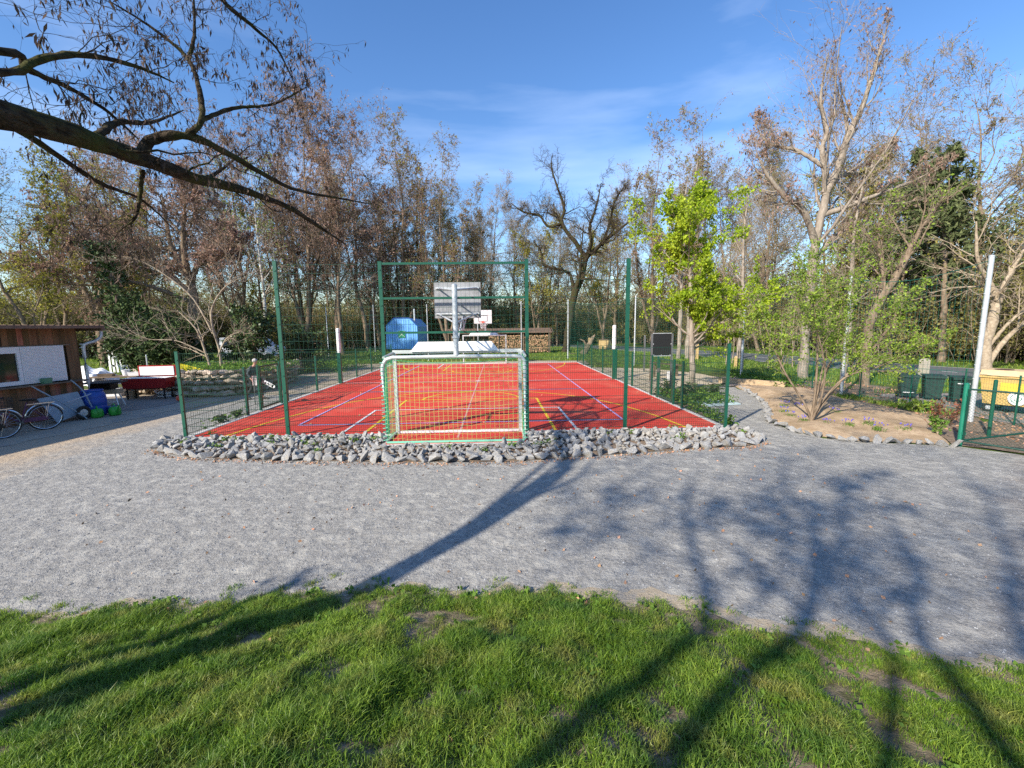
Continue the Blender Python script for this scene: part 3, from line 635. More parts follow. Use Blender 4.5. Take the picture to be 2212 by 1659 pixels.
# prototypes of the woodland trees (built at their own first place)
def straight(h, r0, lean=(0, 0), wig=.12, r=rs, n=7, top=.03):
    z = np.linspace(0, h, n); x = lean[0] * z / h + np.cumsum(r.normal(0, wig, n)); y = lean[1] * z / h + np.cumsum(r.normal(0, wig, n)); x -= x[0]; y -= y[0]
    return [(a, b, c) for a, b, c in zip(x, y, z - .1)], list(np.linspace(1, top, n) ** 1.0 * r0)
R1 = np.random.default_rng(11)
robinia = grow_tree('robinia', [straight(23, .30, (1, 0), .28, R1), ([(0, 0, 2.5), (-.8, .3, 6), (-1.8, .2, 11), (-2.2, .4, 17)], [.2, .15, .09, .03])],
    [dict(n=15, L=.36, rr=.5, ang=.8, up=.10, wob=.18, seg=6, t0=.24), dict(n=8, L=.50, rr=.55, ang=.8, up=.06, wob=.22, seg=5, t0=.12, rmin=.02), dict(n=7, L=.55, rr=.6, ang=.85, up=.02, wob=.26, seg=4, t0=.1, rmin=.012), dict(n=5, L=.55, rr=.6, ang=.8, up=0, wob=.24, seg=3, t0=.1, rmin=.008)],
    R1, M['bark'], M['twig'], [dict(n=2, size=.075, mat=M['pod'], asp=2.4, hang=1.2, frac=.95, t0=.2)], loc=(-19.6, 44, 0), label='tall brown podded robinia standing behind the bare pale bush')
R2 = np.random.default_rng(12)
alder = grow_tree('alder', [straight(23.5, .26, (-.6, 0), .22, R2), ([(0, 0, 1), (1.2, .2, 5), (2.2, .5, 11), (2.6, .6, 19)], [.2, .16, .1, .03]), ([(0, 0, .6), (-1, .5, 5), (-1.6, .8, 10), (-2.4, .8, 16)], [.17, .13, .08, .02])],
    [dict(n=15, L=.22, rr=.42, ang=.65, up=.14, wob=.16, seg=5, t0=.26), dict(n=8, L=.55, rr=.5, ang=.75, up=.08, wob=.2, seg=4, t0=.12, rmin=.014), dict(n=6, L=.55, rr=.6, ang=.8, up=.03, wob=.22, seg=3, t0=.1, rmin=.010), dict(n=3, L=.6, rr=.6, ang=.8, up=.0, wob=.22, seg=2, t0=.1, rmin=.007)],
    R2, M['bark'], M['twig'], [dict(n=2, size=.07, mat=M['pod'], asp=1.9, hang=.8, t0=.1, frac=.8), dict(n=3, size=.10, mat=M['bud'], frac=.25)], loc=(-10.5, 48, 0), label='tall brown alder rising left of the hoop, highest of its group')
R3 = np.random.default_rng(13)
bare = grow_tree('bare_tree', [straight(19, .24, (.8, 0), .25, R3)],
    [dict(n=18, L=.40, rr=.5, ang=.75, up=.10, wob=.2, seg=6, t0=.22), dict(n=9, L=.48, rr=.5, ang=.7, up=.06, wob=.22, seg=4, t0=.12, rmin=.018), dict(n=8, L=.55, rr=.6, ang=.75, up=.03, wob=.24, seg=3, t0=.1, rmin=.011), dict(n=5, L=.6, rr=.6, ang=.7, up=.02, wob=.2, seg=2, t0=.2, rmin=.009)],
    R3, M['bark'], M['twig'], [dict(n=1, size=.07, mat=M['bud'], frac=.3), dict(n=1, size=.06, mat=M['pod'], frac=.4)], loc=(-.8, 60, 0), label='slim bare tree in the dip of the tree line above the far hoop')
R4 = np.random.default_rng(14)
budding = grow_tree('budding_tree', [straight(15, .2, (0, 0), .22, R4), ([(0, 0, 1.5), (.9, .2, 5), (1.6, .3, 9), (2.2, 0, 13)], [.13, .1, .06, .02])],
    [dict(n=12, L=.30, rr=.5, ang=.8, up=.08, wob=.18, seg=5, t0=.2), dict(n=7, L=.5, rr=.5, ang=.8, up=.04, wob=.2, seg=4, t0=.15, rmin=.018), dict(n=5, L=.6, rr=.6, ang=.8, up=.02, wob=.22, seg=3, t0=.1, rmin=.011)],
    R4, M['bark'], M['twigdark'], [dict(n=9, size=.10, mat=M['bud'], jit=.15, frac=.85)], loc=(-29.6, 36, 0), label='budding yellow-green tree far left behind the shed roof')
R5 = np.random.default_rng(15)
birch = grow_tree('birch', [straight(17, .17, (-.5, 0), .10, R5)],
    [dict(n=22, L=.20, rr=.35, ang=.75, up=.10, wob=.12, seg=5, t0=.3), dict(n=7, L=.55, rr=.5, ang=.6, up=0, wob=.15, seg=4, t0=.15, rmin=.012, droop=.3), dict(n=4, L=.7, rr=.6, ang=.6, up=-.1, wob=.15, seg=3, t0=.2, rmin=.008)],
    R5, M['barkbirch'], M['twig'], [dict(n=3, size=.09, mat=M['fresh'], jit=.08, frac=.8)], loc=(-20.9, 40, 0), label='birch with white trunk and fresh pale green leaves, behind the left fence')
R6 = np.random.default_rng(16)
pine = grow_tree('pine', [straight(13.5, .24, (.3, 0), .10, R6)],
    [dict(n=26, L=.30, rr=.35, ang=1.3, up=.03, wob=.12, seg=5, t0=.3), dict(n=9, L=.42, rr=.5, ang=.8, up=.05, wob=.12, seg=3, t0=.25, rmin=.014), dict(n=4, L=.6, rr=.6, ang=.7, up=.06, wob=.1, seg=2, t0=.3, rmin=.01)],
    R6, M['bark'], M['twigdark'], [dict(n=7, size=.12, mat=M['pineleaf'], asp=3.2, jit=.12)], loc=(28.9, 31, 0), label='dark green pine behind the road, right of the tall forked tree')
R7 = np.random.default_rng(17)
tallbare = grow_tree('woodland_tree', [straight(21, .17, (.3, .2), .16, R7)],
    [dict(n=18, L=.25, rr=.45, ang=.7, up=.12, wob=.18, seg=5, t0=.25), dict(n=8, L=.55, rr=.5, ang=.7, up=.05, wob=.22, seg=4, t0=.12, rmin=.018), dict(n=7, L=.6, rr=.6, ang=.75, up=.02, wob=.22, seg=3, t0=.1, rmin=.012), dict(n=3, L=.6, rr=.6, ang=.75, up=.02, wob=.22, seg=2, t0=.1, rmin=.009)],
    R7, M['bark'], M['twig'], [dict(n=2, size=.10, mat=M['olive'], frac=.5, jit=.1), dict(n=1, size=.07, mat=M['pod'], frac=.5)], loc=(-24, 62, 0), label='slim tall woodland tree with a bare straight trunk, behind the nearer trees', group='slim woodland trees in the background')

# placed trees with labels of their own
def put(src, x, y, rz, sc, label, group=None):
    o = dup(src, (x, y, 0), rz, sc); lab(o, label, group); return o
put(robinia, -16.0, 44.5, 2.2, .98, 'brown podded robinia with forked trunk behind the left net post')
put(robinia, -14.0, 46.8, 4.1, .90, 'brown podded robinia directly left of the green backstop frame')
put(robinia, -24.9, 42, 1.2, .84, 'brown podded robinia left of the birch with the white trunk')
put(robinia, -33.5, 40, 5.2, .74, 'brown podded robinia above the shed roof')
put(alder, -9.2, 52, 1.4, .94, 'brown alder behind the blue trailer, second in height')
put(alder, -5.6, 47.5, 3.3, .86, 'brown alder behind the near backboard')
put(alder, -2.9, 53, 5.0, .78, 'shorter brown alder above the far white backboard')
put(bare, -3.2, 50, 2.9, .82, 'bare tree with fine twigs just left of the far backboard')
put(bare, 2.2, 56, 1.6, .86, 'bare grey tree over the firewood shed')
put(alder, 18.8, 52, 2.4, .98, 'tall brown alder left of the bright green maple')
put(alder, 22.4, 49, .6, 1.02, 'tallest brown alder, right behind the bright green maple')
put(bare, 16.4, 60, 4.4, 1.0, 'bare tree between the leaning oak and the brown alders')
put(bare, 27.0, 52, 3.1, .98, 'bare tree in the gap between maple and the tall forked tree')
put(bare, 24.6, 40, 5.3, .76, 'low bare tree just left of the tall forked tree')
put(bare, 27.8, 34, .9, .72, 'bare bushy tree just right of the tall forked tree')
put(pine, 28.4, 26.6, 2.2, .92, 'dark pine nearest the right edge behind the bins')
put(pine, 33.0, 33, 4.0, 1.0, 'dark pine second from the right edge, behind the nearest pine')
put(bare, 34.2, 30.5, 1.9, .98, 'tall bare tree at the right edge rising above the pines')
put(budding, 33.6, 25.5, 3.5, .82, 'yellow-green budding tree at the right edge over the pine')
put(budding, -26.0, 25, 1.1, .70, 'yellow-green budding tree at the left edge above the shed')
put(budding, -32, 33, 2.7, .85, 'yellow-green budding tree at the far left, paler than its neighbours')
put(budding, -24.5, 46, 4.9, 1.1, 'yellow-green budding tree behind the robinias on the left')
put(budding, -13.6, 50, .4, 1.05, 'budding tree with a yellow crown left of the tall alder')
put(budding, -7.4, 56, 2.0, 1.0, 'budding tree in yellow green behind the alders')
put(birch, -26.6, 46, 2.0, 1.12, 'second birch, taller and further back, left of the white trunk')
put(budding, -4.4, 55, 1.2, 1.05, 'yellow-green budding tree low behind the near backboard')
put(budding, 4.6, 53, 3.9, .95, 'budding tree left of the leaning oak, behind the firewood shed')
put(budding, 12.2, 50, 2.2, .95, 'budding tree right of the leaning oak')
put(budding, 26.3, 33.5, 5.1, .90, 'budding tree behind the flower bed shrub and the road')
put(budding, 30.2, 37, 4.0, 1.1, 'tall budding tree behind the roadside pines')
put(budding, -38, 44, .9, 1.15, 'tall budding tree at the far left, behind the paler one')
put(robinia, -21.6, 50, 3.0, 1.0, 'brown podded robinia just behind the birch with the white trunk')
put(alder, -12.6, 56, 3.9, .95, 'slim brown alder half hidden behind the highest alder')
put(alder, 25.2, 58, 4.6, 1.0, 'brown alder right of the tallest one behind the maple')
put(bare, 7.6, 62, .4, .9, 'bare tree seen through the limbs of the leaning oak')
put(bare, 36.0, 36.5, 2.7, 1.05, 'bare tree behind the two dark pines')
k = 0
rw = np.random.default_rng(5)
BACK = [(-48, 40), (-44, 50), (-38, 46), (-36, 56), (-30, 52), (-28, 60), (-21, 56), (-17, 62), (-12, 58), (-7, 64), (-4, 58), (0, 66), (4, 62), (7, 58), (9.5, 66), (12, 60), (15, 66), (20, 58), (22, 64), (26, 60), (30, 56), (31, 46), (33, 52), (35, 42), (37, 36), (39, 44), (38, 28), (42, 33), (40, 22), (45, 26), (36.5, 20), (43, 16), (40, 10), (-26, 66), (-15, 54), (-3, 70), (7, 71), (17, 57), (24, 55), (34, 60), (-52, 30), (-40, 36), (29.5, 42)]
for (x, y) in BACK:
    put(tallbare, x + rw.normal(0, 1), y + rw.normal(0, 1.2), rw.random() * 6.28, (.72 + .3 * rw.random()) * (.80 if -6 < x < 21 else 1), 'slim tall woodland tree with a bare straight trunk, behind the nearer trees', 'slim woodland trees in the background')
# big brown robinia on the left, nearer
R8 = np.random.default_rng(21)
grow_tree('robinia', [([(-20.7, 30, -.1), (-20.6, 30, 3), (-20.5, 30, 5.8), (-21.4, 30, 7.6), (-22.0, 30.4, 9.8), (-22.2, 30.6, 11.6)], [.36, .30, .26, .16, .10, .04]), ([(-20.5, 30, 5.7), (-19.8, 29.8, 6.8), (-18.4, 29.5, 7.2), (-16.6, 29.4, 8.4)], [.2, .15, .11, .05]),
    ([(-20.55, 30, 5.0), (-22.4, 29.6, 6.8), (-24.4, 29, 7.4), (-27, 28.6, 8.6)], [.2, .15, .11, .05]), ([(-20.55, 30, 5.4), (-20.2, 29.2, 8), (-19.6, 28.8, 10), (-19.2, 28.8, 12)], [.2, .14, .09, .04]), ([(-20.6, 30, 4.4), (-23, 28.6, 5.6), (-25.6, 27.6, 5.4), (-28.5, 27, 6.2)], [.15, .11, .07, .03])],
    [dict(n=12, L=.42, rr=.5, ang=.85, up=.05, wob=.2, seg=6, t0=.35), dict(n=9, L=.55, rr=.55, ang=.8, up=.03, wob=.22, seg=4, t0=.1, rmin=.016), dict(n=7, L=.6, rr=.6, ang=.85, up=.0, wob=.25, seg=3, t0=.1, rmin=.010), dict(n=3, L=.6, rr=.6, ang=.8, up=-.05, wob=.2, seg=2, t0=.2, rmin=.007)],
    R8, M['bark'], M['twig'], [dict(n=3, size=.06, mat=M['pod'], asp=2.3, hang=1, t0=.2)], label='broad brown podded robinia left of the court, its dense crown over the dark conifers')
grow_tree('robinia', [([(-29.5, 33, -.1), (-29.6, 33, 3.2), (-30.4, 33, 6), (-31, 33, 9), (-30.6, 33, 12)], [.3, .25, .2, .12, .04]), ([(-29.6, 33, 3.2), (-28.2, 32, 5.5), (-26.8, 31, 7), (-25.8, 31, 9)], [.18, .14, .1, .04])],
    [dict(n=12, L=.5, rr=.5, ang=.85, up=.05, wob=.2, seg=6, t0=.35), dict(n=8, L=.55, rr=.55, ang=.8, up=.03, wob=.22, seg=4, t0=.1, rmin=.016), dict(n=7, L=.6, rr=.6, ang=.85, up=.0, wob=.25, seg=3, t0=.1, rmin=.010)],
    R8, M['bark'], M['twig'], [dict(n=4, size=.07, mat=M['pod'], asp=2.0, hang=1, t0=.2, frac=.8), dict(n=3, size=.10, mat=M['bud'], frac=.2, jit=.1)], label='brown podded tree with slanting trunk behind the shed roof')
# leaning oak by the road
R9 = np.random.default_rng(22)
grow_tree('oak', [([(6.6, 42, -.1), (6.75, 42, 1.6), (7.1, 42, 4), (7.52, 42, 5.9), (8.1, 42, 7.4), (8.57, 42, 9.1), (9.3, 42, 9.7), (10.3, 42, 10.6), (11.9, 42, 11.8), (13.4, 42, 13)], [.42, .38, .36, .34, .32, .26, .2, .16, .10, .04]),
    ([(8.5, 42, 8.9), (7.55, 42, 10.35), (6.5, 42, 11.6), (6.12, 42, 12.54), (6.4, 42.4, 13.75), (5.4, 42.6, 16.8), (5.2, 42.6, 18.2)], [.24, .2, .17, .15, .13, .08, .03]), ([(8.57, 42, 9.1), (8.9, 41.6, 10.4), (8.68, 41.4, 11.7), (9.23, 41.2, 13.5), (9.6, 41, 15.5)], [.22, .17, .14, .10, .03]),
    ([(7.4, 42, 5.6), (7.0, 42, 7.4), (6.14, 42, 7.87), (4.42, 42, 8.44), (4.13, 42, 9.68), (3.4, 42, 10.6)], [.2, .16, .14, .11, .08, .03]), ([(6.3, 42, 12.3), (4.9, 42, 11.9), (4.0, 42, 12.9), (2.6, 42, 13.2), (1.4, 42, 14)], [.14, .12, .10, .08, .03]), ([(9.99, 42, 10.1), (10.9, 42.6, 12.4), (11.3, 42.8, 14.2), (12.4, 43, 16)], [.16, .12, .08, .03])],
    [dict(n=13, L=.28, rr=.45, ang=.8, up=.05, wob=.24, seg=6, t0=.3), dict(n=8, L=.55, rr=.5, ang=.8, up=.04, wob=.26, seg=4, t0=.1, rmin=.016), dict(n=6, L=.6, rr=.6, ang=.8, up=.02, wob=.25, seg=3, t0=.1, rmin=.010), dict(n=3, L=.6, rr=.6, ang=.7, up=0, wob=.2, seg=2, t0=.2, rmin=.007)],
    R9, M['barkdark'], M['twigdark'], label='leaning dark oak with crooked bare limbs beyond the court, right of the near goal')
# tall forked tree on the right
RA = np.random.default_rng(23); y0 = 19.2
grow_tree('robinia', [([(13.95, y0, -.1), (13.98, y0, 2.5), (14.04, y0, 5.6), (14.28, y0, 7.25), (14.38, y0, 8.3), (14.2, y0 + .2, 10.0), (14.43, y0 + .3, 10.8), (14.1, y0 + .4, 12.2), (14.3, y0 + .4, 14)], [.22, .19, .17, .16, .145, .10, .08, .05, .02]),
    ([(14.38, y0, 8.2), (14.75, y0 - .1, 9.2), (15.05, y0 - .1, 10.4), (15.5, y0 - .2, 11.6), (15.9, y0 - .2, 13.2), (16.3, y0 - .2, 14.8)], [.17, .15, .13, .10, .06, .02]), ([(14.1, y0, 6.0), (13.2, y0 - .3, 7.4), (12.3, y0 - .4, 7.9), (11.4, y0 - .5, 8.8), (10.9, y0 - .5, 9.6)], [.15, .13, .1, .07, .03]),
    ([(14.3, y0, 8.0), (15.3, y0 + .4, 9.0), (16.6, y0 + .6, 9.3), (17.9, y0 + .8, 10.2)], [.13, .1, .07, .03]), ([(14.25, y0, 7.2), (15.6, y0 - .5, 7.7), (17.2, y0 - .8, 8.3), (18.3, y0 - 1, 8.8)], [.12, .09, .06, .02]), ([(14.3, y0, 9.2), (13.3, y0 + .5, 10.1), (12.2, y0 + .8, 10.5), (11.6, y0 + 1, 11.4)], [.1, .08, .05, .02]),
    ([(14.05, y0, 4.9), (15.1, y0 + .6, 6.2), (16.2, y0 + 1, 6.9), (16.9, y0 + 1.3, 8.2)], [.12, .1, .07, .03])],
    [dict(n=13, L=.32, rr=.38, ang=.62, up=.13, wob=.13, seg=6, t0=.25), dict(n=9, L=.48, rr=.45, ang=.7, up=.10, wob=.16, seg=4, t0=.12, rmin=.008), dict(n=7, L=.5, rr=.6, ang=.7, up=.06, wob=.18, seg=3, t0=.12, rmin=.0045), dict(n=3, L=.6, rr=.6, ang=.7, up=.04, wob=.2, seg=2, t0=.1, rmin=.0035)],
    RA, M['barkgrey'], M['twig'], [dict(n=1, size=.05, mat=M['pod'], asp=2.6, hang=1.5, frac=.28, t0=.5)], label='tall forked robinia with a pale trunk, highest tree on the right')
grow_tree('leaning_tree', [([(15.1, 17.1, -.1), (15.05, 17.1, 1.8), (15.15, 17.0, 3.0), (15.9, 16.9, 4.6), (16.4, 16.8, 6.0), (17.3, 16.8, 7.4)], [.19, .17, .15, .12, .08, .03]), ([(15.1, 17, 2.6), (15.7, 17.4, 4.2), (15.6, 17.7, 6), (15.9, 18, 7.4)], [.1, .08, .06, .02])],
    [dict(n=10, L=.35, rr=.45, ang=.75, up=.08, wob=.15, seg=5, t0=.35), dict(n=8, L=.5, rr=.5, ang=.75, up=.05, wob=.18, seg=4, t0=.1, rmin=.010), dict(n=5, L=.6, rr=.6, ang=.75, up=.02, wob=.18, seg=3, t0=.1, rmin=.006)],
    RA, M['bark'], M['twig'], [dict(n=3, size=.06, mat=M['fresh'], frac=.5, jit=.06)], label='rough barked tree leaning right behind the bed, next to the low fence')
for (x, y, rr_, hh, lb) in ((13.35, 31.5, .16, 13, 'pale trunk behind the dark notice board, left of two'), (13.95, 31.4, .17, 14, 'pale trunk behind the dark notice board, right of two'), (15.4, 18.6, .13, 9, 'thin pale tree close right of the middle net pole'), (17.9, 31.5, .15, 13, 'slim pale roadside tree behind the net pole right of the maple')):
    grow_tree('roadside_tree', [([(x, y, -.1), (x + .05, y, hh * .35), (x - .1, y, hh * .7), (x + .2, y, hh)], [rr_, rr_ * .8, rr_ * .5, .02])],
        [dict(n=16, L=.20, rr=.4, ang=.8, up=.08, wob=.16, seg=5, t0=.3), dict(n=7, L=.5, rr=.5, ang=.75, up=.05, wob=.2, seg=3, t0=.1, rmin=.011), dict(n=5, L=.6, rr=.6, ang=.7, up=.02, wob=.2, seg=2, t0=.1, rmin=.008)],
        RA, M['barkgrey'], M['twig'], [dict(n=2, size=.08, mat=M['olive'], frac=.4)], label=lb)
grow_tree('ash_tree', [([(25.5, 21.6, -.1), (25.36, 21.6, 1.4), (25.55, 21.6, 3.1), (25.66, 21.6, 3.7), (25.0, 21.6, 4.6), (24.3, 21.6, 5.7), (24.0, 21.6, 7.5)], [.26, .23, .2, .18, .12, .08, .03]), ([(25.64, 21.6, 3.5), (26.0, 21.6, 4.6), (26.6, 21.6, 6), (27.6, 21.4, 8)], [.15, .12, .08, .03]),
    ([(25.5, 21.6, .1), (26.3, 21.6, 1.5), (27.2, 21.6, 2.4), (28.6, 21.6, 3.8), (29.6, 21.6, 5.5)], [.13, .11, .09, .06, .02]), ([(25.5, 21.6, 1.2), (26.2, 21.3, 2.6), (27.2, 21, 3.6), (28, 20.6, 5)], [.08, .07, .05, .02])],
    [dict(n=11, L=.34, rr=.45, ang=.8, up=.06, wob=.15, seg=5, t0=.35), dict(n=7, L=.5, rr=.5, ang=.75, up=.04, wob=.18, seg=3, t0=.1, rmin=.012), dict(n=5, L=.6, rr=.6, ang=.7, up=.02, wob=.2, seg=2, t0=.1, rmin=.008)],
    RA, M['barkpale'], M['twig'], [dict(n=2, size=.07, mat=M['bud'], frac=.4)], label='smooth pale trunk forking low behind the yellow wheeled container')
# bright green maple
RB = np.random.default_rng(24)
grow_tree('maple', [([(7.12, 15.5, -.1), (7.1, 15.5, 1.0), (7.05, 15.5, 1.9), (6.98, 15.5, 3), (6.9, 15.5, 4.3), (6.65, 15.5, 5.4), (6.3, 15.5, 6.5)], [.12, .105, .095, .08, .06, .04, .012])],
    [dict(n=40, L=.285, rr=.40, ang=1.0, up=.06, wob=.10, seg=6, t0=.27, t1=.98), dict(n=8, L=.5, rr=.5, ang=.7, up=.04, wob=.14, seg=4, t0=.2, rmin=.007), dict(n=4, L=.5, rr=.6, ang=.7, up=.02, wob=.15, seg=3, t0=.2, rmin=.004)],
    RB, M['barkgrey'], M['twig'], [dict(n=27, size=.062, mat=M['maple'], asp=1.3, hang=1.4, jit=.05, t0=.1)], split=1, label='young maple with bright yellow-green leaves beside the right side fence')
# multi stem shrub in the bed
RC_ = np.random.default_rng(25); b = (7.92, 10.45, .05)
def stem(*p): return [b] + [tuple(q) for q in p]
grow_tree('hazel_shrub', [(stem((7.75, 10.5, .5), (7.25, 10.6, 1.3), (6.95, 10.7, 2.0), (6.7, 10.8, 2.7)), [.03, .026, .02, .015, .006]), (stem((8.0, 10.5, .8), (8.05, 10.6, 1.8), (7.9, 10.7, 2.8), (7.8, 10.8, 3.8)), [.032, .028, .022, .015, .006]),
    (stem((8.15, 10.4, .5), (8.7, 10.4, 1.25), (9.4, 10.4, 2.0), (9.9, 10.4, 2.8)), [.032, .028, .024, .016, .006]), (stem((8.1, 10.55, .8), (8.4, 10.8, 1.6), (8.6, 11, 2.4), (8.8, 11.2, 3.6)), [.03, .026, .02, .014, .006]), (stem((8.0, 10.3, .6), (7.9, 10.1, 1.4), (7.5, 9.9, 2.3), (7.2, 9.8, 3.2)), [.028, .024, .018, .012, .005]),
    (stem((8.1, 10.35, .6), (8.5, 10.2, 1.2), (9.2, 10.0, 1.5), (10.1, 9.9, 2.0)), [.028, .024, .02, .014, .005]), (stem((8.15, 10.6, .7), (8.7, 10.9, 1.7), (9.2, 11.2, 2.7), (9.5, 11.4, 3.8)), [.03, .026, .02, .014, .005])],
    [dict(n=14, L=.36, rr=.45, ang=.55, up=.08, wob=.12, seg=5, t0=.45), dict(n=7, L=.5, rr=.5, ang=.8, up=.02, wob=.18, seg=3, t0=.1, rmin=.003), dict(n=4, L=.55, rr=.6, ang=.8, up=0, wob=.2, seg=2, t0=.1, rmin=.0022)],
    RC_, M['bark'], M['twig'], [dict(n=6, size=.036, mat=M['fresh'], asp=1.4, jit=.03)], split=1, k0=7, cat='shrub', label='multi-stemmed shrub with fresh green leaves in the round flower bed')
# pale bare bush and greenery on the left
grow_tree('bare_bush', [([(-12.4, 19, .2), (-12.7, 19, 1.6), (-13.0, 19, 2.6), (-13.7, 19, 3.4)], [.06, .05, .035, .012]), ([(-12.1, 19, .2), (-12.1, 19, 1.6), (-12.3, 19, 3.2), (-11.9, 19.2, 4.2), (-11.2, 19.2, 4.7)], [.06, .05, .04, .025, .008]), ([(-12.2, 19, 1.4), (-11.6, 18.8, 2.2), (-10.9, 18.8, 2.5)], [.035, .025, .008]), ([(-12.3, 19, 2.4), (-13.2, 19.2, 4.0), (-14.6, 19.2, 5.2), (-15.4, 19, 5.6)], [.04, .03, .018, .006]), ([(-12.6, 19, 1.5), (-13.7, 18.8, 2.1), (-14.8, 18.7, 2.2), (-15.5, 18.6, 2.6)], [.03, .022, .014, .005])],
    [dict(n=8, L=.5, rr=.5, ang=.75, up=.04, wob=.18, seg=6, t0=.25, rmin=.009), dict(n=6, L=.5, rr=.5, ang=.75, up=.02, wob=.2, seg=4, t0=.1, rmin=.006), dict(n=4, L=.5, rr=.6, ang=.7, up=0, wob=.2, seg=3, t0=.1, rmin=.0045)],
    RC_, M['barkpale'], M['barkpale'], split=1, k0=7, cat='bush', label='pale bare bush above the stone wall')
def conifer(x, y, h, w, label, mt='needle', n=60, seed=1, asp=2.2, size=.10, dens=9):
    r = np.random.default_rng(seed)
    return grow_tree('conifer', [([(x, y, -.1), (x, y, h * .5), (x, y, h)], [.12, .08, .015])],
        [dict(n=n, L=-w, rr=.3, ang=1.25, up=.02, wob=.08, seg=4, t0=.04, lj=.25), dict(n=9, L=.35, rr=.5, ang=.8, up=0, wob=.1, seg=2, t0=.2, rmin=.006)], r, M['bark'], M['twigdark'], [dict(n=dens, size=size, mat=M[mt], asp=asp, jit=.09)], split=1, cat='conifer', label=label)
conifer(-20.8, 26, 3.6, 1.7, 'dark spreading conifer beside the yard, left of two', seed=31, n=80)
conifer(-18.2, 24.5, 2.6, 1.8, 'dark spreading conifer behind the red chest, right of two', seed=32, n=80)
conifer(-13.2, 23.6, 3.2, 1.2, 'bushy green evergreen behind the stone wall and the person', mt='ivy', seed=33, n=60, asp=1.3, size=.11, dens=8)
conifer(-11.6, 25.5, 2.1, 1.5, 'low glossy evergreen bush behind the round table', mt='ivy', seed=34, n=50, asp=1.3, size=.10)
conifer(-15.6, 27, 3.0, 1.0, 'narrow dark evergreen between pale bush and birch', mt='ivy', seed=35, n=60, asp=1.3, size=.11)
R_ = np.random.default_rng(41)
t = grow_tree('ivy_clad_tree', [([(-22.4, 27, -.1), (-22.6, 27, 3), (-23.2, 27, 6.2), (-23.6, 27, 8)], [.3, .26, .2, .08])], [dict(n=30, L=-.8, rr=.2, ang=1.2, up=.05, wob=.2, seg=3, t0=.05, t1=.9), dict(n=5, L=.5, rr=.5, ang=.9, up=0, wob=.2, seg=2, t0=.1, rmin=.01)], R_, M['bark'], M['twigdark'], [dict(n=26, size=.13, mat=M['ivy'], asp=1.1, jit=.18)], split=1, label='trunk thickly covered with dark ivy behind the yard')
def bushy(x, y, h, w, mt, seed, label, name='shrub', n=16, size=.06, dens=5, z=0, group=None, cat='shrub', bark='barkpale'):
    r = np.random.default_rng(seed); tr = []
    for k in range(n):
        a = r.random() * 6.28; q = .25 + .75 * r.random()
        tr.append(([(x, y, z - .03), (x + .3 * w * q * math.cos(a), y + .3 * w * q * math.sin(a), z + h * .5), (x + w * q * math.cos(a), y + w * q * math.sin(a), z + h * (.6 + .4 * r.random()))], [.014 * h + .003, .009 * h + .002, .003]))
    return grow_tree(name, tr, [dict(n=5, L=.4, rr=.5, ang=.8, up=.03, wob=.2, seg=3, t0=.2, rmin=.003)], r, M[bark], M[bark], [dict(n=dens, size=size, mat=M[mt], asp=1.5, jit=.03 * h + .01, t0=0)], split=0, k0=4, cat=cat, label=label, group=group)
